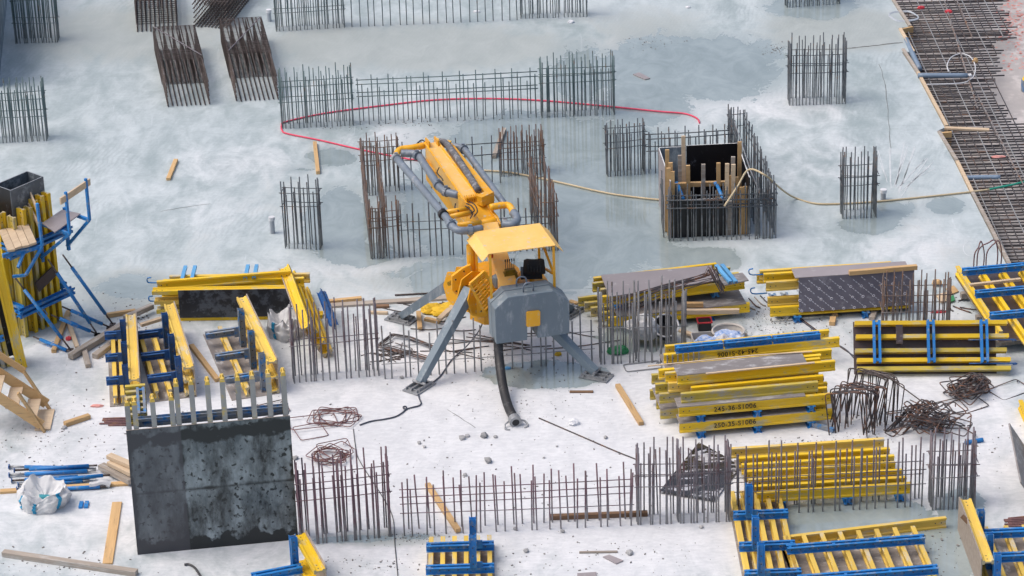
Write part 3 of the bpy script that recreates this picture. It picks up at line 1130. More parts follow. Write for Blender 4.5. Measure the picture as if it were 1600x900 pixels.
o, bo = panel('bottom panel of the large yellow stack, its front beam marked 250-35-S1006', stack_at(0, 0, 0), rz,
              [(0, .04, LB_), (.05, .31, LB_ - .1)], [(.42, -.05, .5), (1.5, -.05, .5), (2.53, -.05, .5)], [(.0, 2.47, 0, .36, 'ply_worn')], wz=.12, group=GP)
writing(bo[0], '250-35-S1006', .135, Matrix.Translation((1.06, -.0445, .1)) @ FRONT @ Matrix.Rotation(R(1), 4, 'Z'))
o, bo = panel('panel of the large yellow stack whose front beam is marked 245-36-S1006', stack_at(-.01, .0, .345), rz - R(.3),
              [(0, .04, LB_), (.15, .31, LB_ - .2), (.5, .5, 2.45)], [(.42, -.05, .6), (1.5, -.05, .6), (2.53, -.05, .6)], [(-.02, 2.42, .0, .37, 'ply_worn')], wz=.12, group=GP)
writing(bo[0], '245-36-S1006', .135, Matrix.Translation((1.07, -.0445, .1)) @ FRONT @ Matrix.Rotation(R(1), 4, 'Z'))
# loose beams and more panels above
rndb = random.Random(3)
lb = [(.06, .16, .685, 2.62, 'yellow_dirty', 'loose olive stained beam lying on the 245-36-S1006 panel'),
      (.30, .42, .66, 2.55, 'yellow', 'second loose beam behind the olive one on the large yellow stack'),
      (-.10, .62, .69, 2.9, 'yellow_pale', 'pale scuffed beam in the middle of the large yellow stack'),
      (.0, .86, .72, 2.85, 'yellow_dirty', 'dirty beam under the upper plywood of the large yellow stack')]
for (x, y, z, Lb, mm, lbl) in lb:
    tag(put('formwork_beam', h20(Lb, mm, 'formwork_beam'), mtx=frame_mtx(stack_at(x, y, z), rz + R(rndb.uniform(-.8, .8)))), lbl, 'beam', 'loose yellow formwork beams')
o, bo = panel('bottom rear panel of the large yellow stack with grey beam ends to the left', stack_at(-.25, .62, 0), rz, [(0, .04, 2.9, 'yellow_dirty'), (.0, .45, 2.9, 'yellow_dirty'), (-.05, .85, 2.95, 'yellow_dirty')],
              [(.5, -.02, .95), (2.2, -.02, .95)], [(.0, 2.6, .0, .9, 'ply_worn')], wz=.12, group=GP)
o, bo = panel('middle rear panel of the large yellow stack, under the sheet with a bent strip', stack_at(-.27, .6, .345), rz, [(0, .04, 2.9, 'yellow_dirty'), (.0, .45, 2.9, 'yellow_dirty'), (.0, .85, 2.95, 'yellow_dirty')],
              [(.5, -.02, .95), (2.2, -.02, .95)], [], wz=.12, group=GP)
o, bo = panel('upper panel of the large yellow stack with a wide grey sheet on top', stack_at(.06, .5, .75), rz + R(.6), [(0.0, .04, 3.05), (-.2, .2, 3.0), (-.3, .34, 3.15, 'yellow'), (.1, .52, 3.0)],
              [], [(.0, 2.5, -.0, .46, 'ply_worn')], wz=.12, group=GP)
g = MB()
g.bar(V((-.42, .97, 1.10)), V((1.62, 1.0, 1.11)), .03, .016)
g.bar(V((1.62, 1.0, 1.11)), V((2.75, .94, 1.11)), .03, .016)
g2 = g.build('timber_strip', M['wood_pale'])
g2.matrix_world = frame_mtx(P0, rz)
tag(g2, 'thin bent timber strip along the upper sheet of the large yellow stack', 'timber strip')
g = MB()
g.bar(V((0, 0, 0)), V((2.1, .04, .01)), .05, .02)
g2 = g.build('timber_strip', M['wood_pale'])
g2.matrix_world = frame_mtx(stack_at(.6, .49, 1.08), rz - R(.3))
tag(g2, 'straight pale timber strip along the front edge of the large yellow stack', 'timber strip')
# rear panel on edge: beam marked upside down, comb of beam ends at its left
Q0 = W(1038, 577, .22)
rq, Lq = ang((1038, 580), (1322, 552))
o = thing('panel_formwork', 'rear panel of the large yellow stack, marked 245-42-S1006 upside down', 'formwork panel', group=GP, mtx=frame_mtx(Q0, rq))
fb = put('timber_beam', h20(3.52, 'yellow'), o, loc=(.0, .06, .1))
writing(fb, '245-42-S1006', .135, Matrix.Translation((1.47, -.0445, .1)) @ FRONT @ Matrix.Rotation(R(181), 4, 'Z'))
put('timber_beam', h20(3.3, 'yellow'), o, loc=(.1, .42, .1))
for i in range(7):
    g = MB()
    g.bar(V((.06 + i * .105, -.002, .11)), V((.06 + i * .105, -.002, .30)), .022, .03, up=V((0, 1, 0)))
    g.build('end_batten', M['beam_grey'], o)
for k, x in enumerate((.24, 1.22, 2.19)):
    put('steel_waler', waler_mesh(.95, 'blue'), o, loc=(x, .10, .302))
sheet(o, 0, 2.6, -.28, .5, .06, 'ply_worn')
for s, x in ((1, 2.92),):
    g = MB()
    g.tube(curve([V((0, 0, 0)), V((.16, 0, .02)), V((.2, 0, .0)), V((.19, 0, -.07)), V((.13, 0, -.07))], 4), .012, 6)
    h_ = g.build('lifting_hook', M['blue_dark'])
    h_.matrix_world = frame_mtx(stack_at(2.66, .45, .78), rz)
    tag(h_, 'dark blue lifting hook poking out of the right end of the large yellow stack', 'hook')
g = MB()
g.bar(W(1270, 663, .05), W(1303, 672, .05), .08, .08)
tag(g.build('steel_channel', M['blue_grey']), 'short blue grey channel lying at the lower right foot of the large yellow stack', 'channel')

# --- seven beam panel below it
rz7, L7 = ang((1178, 783), (1424, 768))
P7 = W(1183, 797)
bl = [(0.0, .04, 2.8, 'yellow'), (-.06, .27, 2.82, 'yellow'), (-.08, .54, 2.82, 'yellow'), (-.12, .84, 2.78, 'yellow'), (-.13, 1.1, 2.82, 'yellow')]
o, bo = panel('lower panel of five yellow beams on blue feet, behind the sparse grey bars', P7, rz7, bl, [(.45, -.05, 1.5), (1.65, -.05, 1.5), (2.6, -.05, 1.5)], [], wz=.15, group=GP)
o, bo = panel('two long yellow beams with a grey sheet between, top rear of the seven beam stack', P7 + Matrix.Rotation(rz7, 3, 'Z') @ V((-.2, 1.22, .0)), rz7 + R(.6), [(0.0, .04, 2.84, 'yellow'), (-.05, .42, 2.86, 'yellow_pale')], [(.5, .0, .5), (2.4, 0, .5)], [], wz=.20, group=GP)
sheet(o, .0, 2.8, -.06, .34, .175, 'ply_worn')

# --- wide panel lying with its blue channel pairs, right of centre
rz6, L6 = ang((1337, 583), (1572, 582))
P6 = W(1336, 584)
o, bo = panel('five beam panel leaning upright with three pairs of blue channels', P6, rz6 + R(.3), [(.03, .06, 2.98, 'yellow_dirty'), (.03, .23, 2.98), (0.0, .42, 2.94, 'yellow_dirty'), (.02, .70, 2.97), (.0, .97, 2.97)],
              [(.42, .16, 1.0), (1.47, .16, 1.0), (2.5, .16, 1.0)], [(-.02, 2.75, -.02, 1.03, 'ply_brown')], up=False, tilt=R(52), group=GP)
sheet(o, .8, .93, .55, .92, .221, 'ply_brown')
for y in (.15, .62):
    g = MB()
    g.tube(curve([V((2.2, y, .2)), V((2.95, y, .2)), V((3.1, y, .2)), V((3.13, y, .12)), V((3.06, y, .08))], 4), .014, 6)
    g.build('lifting_hook', M['blue_dark'], o, smooth=True)

# --- tilted panel at the right edge
A, B, Cc = (1556, 516), (1506, 437), (1600, 430)
dA = W(*B, .35) - W(*A, .3)
rzT = math.atan2(dA.y, dA.x)
o, bo = panel('tilted yellow panel at the right edge with three light blue channels across', W(1560, 528, .26), rzT, [(-.15, -.0, 3.1), (-.5, -.42, 3.2), (-.55, -.84, 3.25), (-.5, -1.26, 3.2), (-.4, -1.66, 3.1)],
              [(.42, -1.5, .06), (1.45, -1.45, .06), (2.52, -1.3, .02)], [(-.2, 2.9, -1.75, .06, 'ply_brown')], up=False, tilt=0, group=GP)
g = MB()
g.bar(V((1.95, .02, .25)), V((2.0, -1.05, .25)), .07, .05)
g.build('timber_batten', M['wood_pale'], o)
for y in (-.42, -.84):
    g = MB()
    g.tube(curve([V((-.45, y, .12)), V((-.62, y, .1)), V((-.68, y, .0)), V((-.6, y + .05, -.06)), V((-.52, y, .0))], 4), .016, 6)
    g.build('lifting_hook', M['blue_grey'], o, smooth=True)
g = MB()
for k in range(3):
    g.bar(V((.1 + k * 1.1, -1.7, -.14)), V((.1 + k * 1.1, .1, -.14)), .12, .12)
g.build('timber_bearer', M['wood_grey'], o)

# --- patterned plywood stack (upper right)
rzp, Lp = ang((1246, 490), (1428, 478))
Pp = W(1246, 503)


def pat_at(x, y, z):
    return Pp + Matrix.Rotation(rzp, 3, 'Z') @ V((x, y, z))


o = thing('panel_formwork', 'large plywood faced panel with pale diagonal printing, standing on edge on a yellow beam', 'formwork panel', group=GP, mtx=frame_mtx(pat_at(0, .06, .0), rzp))
put('timber_beam', h20(2.85, 'yellow'), o, loc=(-.55, .02, .13))
for k, (x, y, z, mm) in enumerate([(-.57, .22, .34, 'yellow_pale'), (-.6, .24, .68, 'yellow_pale'), (-.62, .42, .78, 'yellow'), (-.68, .54, .80, 'yellow_pale'), (-.72, .66, .66, 'yellow')]):
    put('timber_beam', h20(2.7, mm), o, loc=(x, y, z - .08))
tl = Matrix.Rotation(R(90 - 7), 4, 'X')
fs = thing('printed_face', '', '')
for kk in ('label', 'category'):
    del fs[kk]
bpy.data.objects.remove(fs)
g = MB()
g.box((1.23, .365, .0105), (2.36, .73, .021))
fc = g.build('printed_face', M['ply_purple'], o)
fc.matrix_local = Matrix.Translation((-.02, -.045, .215)) @ tl
# pale marks: rows of ring signs with dashes, running diagonally
g = MB()
rp_ = random.Random(9)
for i in range(-4, 15):
    for j in range(26):
        u = i * .215 + j * .05
        v = .70 - j * .045
        if not (.03 < u < 2.36 and .02 < v < .70):
            continue
        if j % 5 == 0:
            g.tube([V((u + .025 * math.cos(a), v + .022 * math.sin(a), .0225)) for a in [2 * math.pi * q / 7 for q in range(7)]], .009, 4, closed=True)
        elif rp_.random() < .8:
            g.box((u, v, .0225), (.045, .016, .004), Matrix.Rotation(R(-42), 3, 'Z'))
pr = g.build('printed_pattern', M['white_print'], fc)
pr['kind'] = 'stuff'
sheet(o, -.04, 2.3, .03, .47, .93, 'ply')
g = MB()
g.box((1.2, .55, .05), (2.35, .85, .035))
g.build('lower_sheet', M['ply_brown'], o)
for x in (.8, 1.98):
    g = MB()
    g.box((x, .14, -.0), (.1, .2, .11))
    g.build('timber_bearer', M['wood'], o)
for x in (-.35, -.1):
    put('steel_waler', waler_mesh(.9, 'blue_grey'), o, mtx=Matrix.Translation((x, .1, .05)) @ Matrix.Rotation(R(90), 4, 'Z'))
for (x, z) in ((-.78, .42), (-.82, .85)):
    g = MB()
    g.tube(curve([V((x + .25, .5, z)), V((x, .5, z)), V((x - .08, .5, z + .04)), V((x - .08, .5, z + .12)), V((x, .5, z + .14))], 4), .014, 6)
    g.build('lifting_hook', M['blue'], o, smooth=True)
for x in (0.0, 1.4):
    put('steel_waler', waler_mesh(.3, 'blue'), o, mtx=Matrix.Translation((x, -.12, .01)) @ Matrix.Rotation(R(90), 4, 'Z'))
g = MB()
g.bar(pat_at(1.05, .06, 1.0), pat_at(2.45, .12, 1.0), .09, .09)
tag(g.build('timber', M['wood']), 'squared timber lying on top of the patterned plywood stack', 'timber')

# --- stack behind the grey bars, centre right
rzs, Ls = ang((1000, 508), (1172, 490))
Ps = W(930, 520)


def st_at(x, y, z):
    return Ps + Matrix.Rotation(rzs, 3, 'Z') @ V((x, y, z))


o, bo = panel('bottom panel of the stack behind the grey bar cage, its grey sheet holding timbers', st_at(0, 0, 0), rzs, [(.25, .0, 2.95), (.12, .26, 2.9, 'yellow_dirty'), (.02, .52, 2.95, 'yellow_dirty'), (-.06, .78, 2.95, 'yellow_dirty'), (-.14, 1.05, 3.0, 'yellow_dirty')],
              [(.7, -.02, 1.1), (2.4, -.02, 1.1)], [(.45, 3.12, -.06, .85, 'ply_worn')], wz=.12, group=GP)
o, bo = panel('upper panel of the stack behind the grey bar cage, with a bright front beam', st_at(-.05, .2, .34), rzs + R(2.0), [(.25, .0, 2.97), (.3, .34, 2.9, 'yellow_dirty'), (.2, .66, 2.9, 'yellow_dirty'), (.28, .9, 2.6)],
              [(.6, -.02, .95), (2.62, -.02, 1.1, 'blue_light')], [], wz=.16, group=GP)
g = MB()
c = [W(939, 431, .74), W(1112, 416, .74), W(1128, 438, .735), W(952, 465, .735)]
g.prism(c, (0, 0, .021))
tag(g.build('plywood_sheet', M['ply']), 'large grey brown plywood sheet on top of the stack behind the grey bars', 'plywood')
g = MB()
c = [W(1122, 434, .74), W(1160, 427, .74), W(1170, 439, .74), W(1132, 447, .74)]
g.prism(c, (0, 0, .021))
tag(g.build('plywood_sheet', M['ply_worn']), 'small grey plywood offcut beside the light blue channels', 'plywood')
for i in range(2):
    g = MB()
    p, q = W(1119 + i * 9, 417 - i, .8), W(1141 + i * 9, 443, .8)
    o2 = g
    m_ = frame_mtx(p, math.atan2((q - p).y, (q - p).x))
    tag(put('steel_channel', channel_mesh((q - p).length), mtx=m_), ('left' if i == 0 else 'right') + ' one of two light blue channels on top of the grey bar stack', 'channel', 'light blue channels')
g = MB()
rr = random.Random(4)
for i in range(16):
    s = rr.uniform(-.07, .07)
    p = W(1105 + rr.uniform(-6, 12), 432 + rr.uniform(-6, 10), .93 + rr.uniform(0, .06))
    q = W(960 + rr.uniform(-20, 40), 478 + rr.uniform(-12, 9), .86 + rr.uniform(0, .03))
    tp = p + V((.06, -.02, .16))
    e_ = W(1128 + rr.uniform(-3, 5), 455 + rr.uniform(-5, 5), .72)
    g.tube([q, (p + q) / 2 + V((0, 0, .03)), p, tp, e_], .008, 5)
bun = g.build('bent_bar_bundle', M['stirrup'])
tag(bun, 'fan of thin brown bent bars draped over the stack behind the grey bars', 'bar bundle')
for k, (p, q, w_, lb_, mm) in enumerate([((1070, 487), (1155, 486), .09, 'long timber on the lower grey sheet right of the grey bar cage', 'wood_pale'), ((1072, 476), (1099, 476), .09, 'short timber above the long one on the grey bar stack', 'wood')]):
    g = MB()
    g.bar(W(*p, .4), W(*q, .4), w_, .09)
    tag(g.build('timber', M[mm]), lb_, 'timber')


# --- L-shaped corner panels
def corner(label, near, far, wf, hv, fbeams, vbeams, wal, wm='blue_dark', plym='ply_worn', yb='yellow_pale', group='L shaped corner panels', topx=(0, 0)):
    """near/far: ends of the foot of the standing leaf; flat leaf of width wf lies to its left"""
    a, b = W(*near), W(*far)
    d = b - a
    L = d.length
    o = thing('corner_formwork', label, 'formwork panel', a, math.atan2(d.y, d.x), group)
    sheet(o, 0, L, .02, wf, 0, plym)
    g = MB()
    g.box((L / 2, .0, hv / 2), (L, .021, hv))
    g.build('standing_sheet', M['ply_edge'], o)
    for y in fbeams:
        put('timber_beam', h20(L * .94, yb), o, loc=(.03, y, .021))
    for z in vbeams:
        put('timber_beam', h20(L - .0, yb), o, mtx=Matrix.Translation((0, .0105, z)) @ Matrix.Rotation(R(-90), 4, 'X'))
    for t in wal:
        put('steel_waler', waler_mesh(wf + .02 - .2, wm), o, mtx=Matrix.Translation((L * t, .22, .221)) @ Matrix.Rotation(R(90), 4, 'Z'))
        put('steel_waler', waler_mesh(hv + .04, wm), o, mtx=STAND(L * t - .17, .212, .02, 1))
        g = MB()
        g.box((L * t - .085, .31, .30), (.02, .22, .22))
        g.build('corner_plate', M[wm], o)
    return o


corner('narrow corner panel beside the fallen timbers, leftmost of the L shaped three', (222, 632), (216, 530), .62, .62, (.5, .36), (.08, .54), (.2, .55, .9))
corner('middle L shaped corner panel with dark blue channels and three beams lying', (307, 620), (276, 520), .84, .72, (.76, .5), (.08, .36, .64), (.16, .5, .84))
corner('L shaped corner panel with grout splashed channels, beside the white bag', (437, 615), (389, 513), .95, .78, (.62,), (.06, .36, .70), (.12, .46, .8), wm='blue_grey')

# --- black faced stack at the upper left
rzb, Lb_ = ang((285, 501), (464, 498))
Pb = W(285, 502)


def bk_at(x, y, z):
    return Pb + Matrix.Rotation(rzb, 3, 'Z') @ V((x, y, z))


o = thing('panel_formwork', 'panel on edge with a blotched black face and yellow beams sticking out to the left', 'formwork panel', group=GP, mtx=frame_mtx(bk_at(0, 0, 0), rzb))
g = MB()
g.box((1.2, .0, .39), (2.48, .021, .62))
blk = mat('blotched black film', (.02, .022, .027), (.012, .012, .015), 3, .4, 0, c3=(.075, .085, .10), cover=.42, s3=5, sharp=.05)
g.build('black_face', blk, o)
for z, xx, mm in ((.0, -.1, 'yellow'), (.17, -.52, 'yellow_dirty'), (.38, -.55, 'yellow_pale'), (.6, -.58, 'yellow')):
    put('timber_beam', h20(2.98, mm), o, mtx=Matrix.Translation((xx, .215, z + .04)) @ Matrix.Rotation(R(90), 4, 'X'))
for z, xx, mm in ((.1, -.5, 'yellow_dirty'), (.31, -.45, 'yellow'), (.52, -.4, 'yellow')):
    put('timber_beam', h20(2.9, mm), o, loc=(xx, .48, z))
put('timber_beam', h20(2.9, 'yellow_pale'), o, loc=(-.3, .72, .50))
for x in (.0, .2, 1.3, 1.48):
    put('steel_waler', channel_mesh(.62), o, mtx=Matrix.Translation((x, .42, .722)) @ Matrix.Rotation(R(90), 4, 'Z'))
for x in (.1, 2.2):
    put('steel_waler', waler_mesh(1.0, 'blue_dark'), o, mtx=Matrix.Translation((x, .1, -.02)) @ Matrix.Rotation(R(90), 4, 'Z'))
for (y, z) in ((.35, .72), (.35, .30)):
    g = MB()
    g.tube(curve([V((-.2, y, z)), V((-.6, y, z)), V((-.7, y, z + .02)), V((-.7, y, z + .1)), V((-.62, y, z + .12))], 4), .014, 6)
    g.build('lifting_hook', M['blue'], o, smooth=True)
d_ = frame_mtx(bk_at(-.5, .30, .58), rzb + R(5.0), 0, R(-1.6))
tag(put('formwork_beam', h20(2.75, 'yellow', 'formwork_beam'), mtx=d_), 'slanting yellow beam laid across the top of the black faced stack', 'beam', 'loose yellow formwork beams')
# leaning yellow panel at its right end
a, b = W(507, 560), W(474, 470)
d = b - a
o, bo = panel('yellow panel leaning at the right end of the black faced stack, seen edge on', a, math.atan2(d.y, d.x), [(0, .06, 3.0, 'yellow'), (0.0, .30, 3.0, 'yellow'), (.1, .54, 2.9, 'yellow'), (.0, .78, 2.9, 'yellow')], [], [(0, 2.9, 0, .86, 'wood_pale')], up=False, tilt=R(58), group=GP)
put('steel_waler', waler_mesh(1.6, 'blue_dark'), mtx=frame_mtx(W(519, 512, .42), math.atan2(d.y, d.x), R(40)))
ch = bpy.data.objects['steel_waler.%03d' % 0] if False else COL.objects[-1]
ch.name = 'steel_channel'
tag(ch, 'dark blue channel leaning on the edge on yellow panel beside the bar cage', 'channel')

# --- the big black stained panel, lower left
rzk, Lk = ang((215, 867), (466, 843))
Pk = W(215, 867)
hk = HT(215, 867, 673)
o = thing('wall_formwork', 'big standing wall form with a blotched black face and pale beams rising above it', 'formwork panel', Pk, rzk)
g = MB()
g.box((Lk / 2, .0105, hk / 2), (Lk, .021, hk))
me_ = g.mesh('stained_face', [M['face'], M['ply_edge']])
for p in me_.polygons:
    p.material_index = 0 if p.normal.y < -.5 else 1
put('stained_face', me_, o)
hb = hk + .82
gy = mat('beam under grout', (.40, .40, .37), (.31, .31, .30), 3, .85, 0, c3=(.62, .44, .08), cover=.22, s3=3)


def vbeam(L):
    k = ('v', round(L, 2))
    if k not in CACHE:
        g = MB()
        a_, w_, f = .045, .0145, .04
        pr = [(-a_, 0), (a_, 0), (a_, f), (w_, f + .01), (w_, .16 - .01), (a_, .16), (a_, .2), (-a_, .2), (-a_, .16), (-w_, .15), (-w_, f + .01), (-a_, f)]
        n = len(pr)
        vs = [V((x, y, 0)) for x, y in pr] + [V((x, y, L)) for x, y in pr] + [V((x * .6, y, L + .07)) for x, y in pr]
        g.add(vs, [(i, (i + 1) % n, n + (i + 1) % n, n + i) for i in range(n)], 0)
        g.add(vs, [(n + i, n + (i + 1) % n, 2 * n + (i + 1) % n, 2 * n + i) for i in range(n)], 1)
        g.add(vs, [tuple(range(n))], 0)
        g.add(vs, [tuple(range(3 * n - 1, 2 * n - 1, -1))], 1)
        CACHE[k] = g.mesh('vertical_beam', [gy, M['yellow_pale']])
    return CACHE[k]


px0 = [201, 212, 240, 269, 278, 301, 326, 349, 372.5, 395, 420, 443]
tops = [630, 629, 624, 622, 600, 597, 597, 593, 591, 588, 585, 583]
for x_, ty in zip(px0, tops):
    # x along the panel from the pixel column at the panel's top edge
    X = (x_ + 3 - 199) / (452 - 199) * Lk
    b_ = Pk + Matrix.Rotation(rzk, 3, 'Z') @ V((X, .1, 0))
    q = PX(b_)
    hh = HT(q[0], q[1], ty)
    put('vertical_beam', vbeam(hh - .07), o, loc=(X, .025, .05))
for z in (hk + .0, .5):
    put('steel_waler', waler_mesh(Lk * .93, 'blue_grey'), o, mtx=Matrix.Translation((Lk * .07, .225, z)) @ Matrix.Rotation(R(-90), 4, 'X'))
g = MB()
g.box((0.02, .7, hk / 2), (.021, 1.36, hk))
g.build('side_sheet', M['ply_edge'], o)
for k in range(6):
    put('timber_beam', h20(.36, 'yellow_dirty'), o, mtx=Matrix.Translation((.03, .42 + k * .22, hk - .1 + .0)) )
put('steel_waler', waler_mesh(1.0, 'blue_grey'), o, mtx=Matrix.Translation((.3, .35, hk + .02)) @ Matrix.Rotation(R(90), 4, 'Z'))

# --- panels along the lower edge
rzc, Lc = ang((1156, 846), (1232, 843))
Pc = W(1163, 905)


def grid_panel(label, A, rz, depth, width, nb, wal, ups=(), bm_='yellow_pale', plym='ply_worn', extra=()):
    """beams run away from the viewer; blue walers lie across them"""
    o = thing('panel_formwork', label, 'formwork panel', A, rz, GP)
    sheet(o, -.03, width + .03, 0, depth, 0, plym)
    for i in range(nb):
        x = .05 + (width - .1) * i / (nb - 1)
        put('timber_beam', h20(depth, bm_), o, mtx=Matrix.Translation((x, 0, .021)) @ Matrix.Rotation(R(90), 4, 'Z'))
    for x in extra:
        put('timber_beam', h20(depth, bm_), o, mtx=Matrix.Translation((x, 0, .021)) @ Matrix.Rotation(R(90), 4, 'Z'))
    for y in wal:
        put('steel_waler', waler_mesh(width + .06, 'blue'), o, loc=(-.03, y, .2215))
    for (x, y, hh) in ups:
        put('steel_waler', waler_mesh(hh, 'blue'), o, mtx=Matrix.Translation((x, y, .34)) @ Matrix.Rotation(R(-90), 4, 'Y'))
        g = MB()
        g.box((x, y, .36), (.2, .03, .16))
        g.build('corner_plate', M['blue'], o)
    return o


grid_panel('panel of pale yellow beams with three blue uprights, left of the puddle', W(1178, 985), rzc, 4.4, .92, 5, (1.35, 2.3, 3.4), ((.30, 1.22, .62), (.30, 2.17, .62), (.30, 3.3, .62)), extra=(.22,))
grid_panel('small panel with one blue upright, at the middle of the lower edge', W(668, 962), ang((667, 865), (762, 862))[0], 2.3, 1.13, 6, (1.05, 1.82), ((.86, 1.0, .62), (.86, 1.74, .55)))
rd, Ld = ang((1233, 855), (1437, 841))
grid_panel('wide panel of eight pale beams with two long blue channels, in the puddle', W(1266, 975), rd + R(1), 2.6, 2.38, 8, (.98, 2.02), ())
p, q = W(1231, 853), W(1478, 823)
dd = q - p
tag(put('formwork_beam', h20(dd.length, 'yellow_pale', 'formwork_beam'), mtx=frame_mtx(p, math.atan2(dd.y, dd.x), R(0))), 'long pale yellow beam lying in the puddle above the eight beam panel', 'beam', 'loose yellow formwork beams')
# right bottom corner panel
a, b = W(1532, 925), W(1497, 827)
d = b - a
o = thing('corner_formwork', 'corner panel at lower right whose broad yellow beam stands on edge left of its channels', 'formwork panel', a, math.atan2(d.y, d.x), 'L shaped corner panels')
L = d.length
g = MB()
g.box((L / 2, .0, .33), (L, .021, .66))
g.build('standing_sheet', M['ply_edge'], o)
for z in (.04, .58):
    put('timber_beam', h20(L, 'yellow_pale'), o, mtx=Matrix.Translation((0, -.0105, z)) @ Matrix.Rotation(R(90), 4, 'X'))
for y in (-.42, -.78, -1.1):
    put('timber_beam', h20(L * .85, 'yellow_pale'), o, loc=(.0, y, .021))
sheet(o, -.05, L * .8, -1.2, -.02, 0, 'ply_worn')
for t in (.3, .68):
    put('steel_waler', waler_mesh(1.0, 'blue'), o, mtx=Matrix.Translation((L * t, -.24, .221)) @ Matrix.Rotation(R(-90), 4, 'Z'))
for t in (.1, .42, .8):
    put('steel_waler', waler_mesh(.70, 'blue'), o, mtx=STAND(L * t - .17, -.212, .02, -1))
g = MB()
g.bar(W(1503, 806, .7), W(1538, 842, .35), .07, .05)
tag(g.build('timber', M['wood_dark']), 'brown batten leaning on the corner panel at lower right', 'timber')
g = MB()
g.prism([W(1512, 803, .05), W(1524, 800, .05), W(1532, 814, .05), W(1520, 820, .05)], (0, 0, .02))
tag(g.build('plywood_offcut', M['ply']), 'grey plywood offcut behind the corner panel at lower right', 'plywood')
# left bottom corner panel
a, b = W(512, 935), W(480, 878)
d = b - a
o = thing('corner_formwork', 'corner panel cut by the lower edge, right of the big black wall form', 'formwork panel', a, math.atan2(d.y, d.x), 'L shaped corner panels')
L = d.length
g = MB()
g.box((L / 2, .0, .33), (L, .021, .66))
g.build('standing_sheet', M['ply_edge'], o)
for z in (.04, .56):
    put('timber_beam', h20(L, 'yellow'), o, mtx=Matrix.Translation((0, .0105, z)) @ Matrix.Rotation(R(-90), 4, 'X'))
put('steel_waler', waler_mesh(.9, 'blue'), o, mtx=Matrix.Translation((L * .7, .2, .08)) @ Matrix.Rotation(R(90), 4, 'Z'))
put('steel_waler', waler_mesh(.66, 'blue'), o, mtx=STAND(L * .82, .222, .05, 1))
# grey sheet at the right edge
a, b = W(1592, 805), W(1574, 712)
d = b - a
o = thing('panel_formwork', 'grey panel leaning at the right edge beside rusty bar ends', 'formwork panel', a, math.atan2(d.y, d.x), GP)
g = MB()
g.box((d.length / 2, -.2, .36), (d.length, .03, .75), Matrix.Rotation(R(-32), 3, 'X'))
g.build('plywood_sheet', M['ply_worn'], o)
put('timber_beam', h20(d.length, 'yellow_pale'), o, loc=(.1, -.42, .1))
a, b = W(1600, 690), W(1585, 655)
d = b - a
tag(put('formwork_beam', h20(1.6, 'yellow', 'formwork_beam'), mtx=frame_mtx(a + V((.2, -.3, 0)), math.atan2(d.y, d.x))), 'end of a yellow beam at the right edge beside a loose stirrup', 'beam', 'loose yellow formwork beams')


# ------------------------------------------------------------------ concrete placing machine on four legs
PC = V((-.37, -2.85, 0))
PSI = R(14.4)
fx = V((math.cos(PSI), math.sin(PSI), 0))
fy = V((-math.sin(PSI), math.cos(PSI), 0))
pump = thing('concrete_pump', 'orange yellow concrete placing machine on four grey legs with folded boom and canopy', 'concrete pump', PC)


def pl(px, py, b0):
    """point of the machine's upright plane at depth b0 seen at this spot"""
    d = FW * F + RT * (px - 800) + UP * (450 - py)
    o_ = PC + fy * b0
    t = (o_ - CAM).dot(fy) / d.dot(fy)
    return CAM + d * t - PC


def lw(px, py, z):
    return W(px, py, z) - PC


def loc(a, b, z):
    return fx * a + fy * b + V((0, 0, z))


CB = -1.5                 # front face of the counterweight
# counterweight: two thick slabs
cw = [(775.7, 538), (773, 483.6), (793.6, 464.8), (864.5, 454.7), (890, 470.6), (890, 521), (840, 528.5), (840, 509), (824, 511), (824, 531.5)]
g = MB()
g.prism([pl(x, y, CB) for x, y in cw], fy * .30)
cwo = g.build('counterweight', M['pump_grey'], pump)
bv = cwo.modifiers.new('bevel', 'BEVEL')
bv.width = .012
bv.segments = 2
g = MB()
g.prism([pl(x, y, CB) + fy * .315 for x, y in cw], fy * .22)
g.build('rear_slab', M['pump_grey'], cwo)
g = MB()
g.prism([pl(x, y, CB) - fy * .03 for x, y in [(822, 488), (824, 486.3), (842, 484.5), (843.5, 486), (843.5, 506), (842, 508), (824, 510), (822, 508.5)]], fy * .028)
g.build('yellow_plate', M['pump_y'], cwo)
ztop = (pl(829, 459.5, CB)).z
for (px_, bb, nm) in ((828.5, CB + .13, 'f'), (824, CB + .43, 'r')):
    q = pl(px_, 459.5, CB)
    c0 = V((q.x, q.y, 0)) + fy * (bb - CB) + V((0, 0, ztop))
    g = MB()
    g.tube([c0 - fx * .10 - V((0, 0, .02))] + [c0 + fx * (-.10 * math.cos(t)) + V((0, 0, .10 + .09 * math.sin(t))) for t in [math.pi * k / 8 for k in range(9)]] + [c0 + fx * .10 - V((0, 0, .02))], .017, 7)
    g.build('lifting_loop', M['pipe_grey'], cwo, smooth=True)
g = MB()
c0 = pl(834, 462.5, CB - .005)
g.tube([c0, c0 - fy * .012], .03, 10)
g.build('lock_cover', M['pipe_grey'], cwo)

# chassis tower, turntable
g = MB()
oct_ = [V((.52 * math.cos(R(22.5 + 45 * k)), .52 * math.sin(R(22.5 + 45 * k)), .80)) for k in range(8)]
g.prism(oct_, V((0, 0, .72)))
g.build('base_frame', M['pump_y'], pump)
g = MB()
g.tube([V((0, 0, 1.5)), V((0, 0, 1.66))], .46, 20)
g.tube([V((0, 0, 1.66)), V((0, 0, 1.72))], .54, 20)
g.build('slew_ring', M['pump_y'], pump)
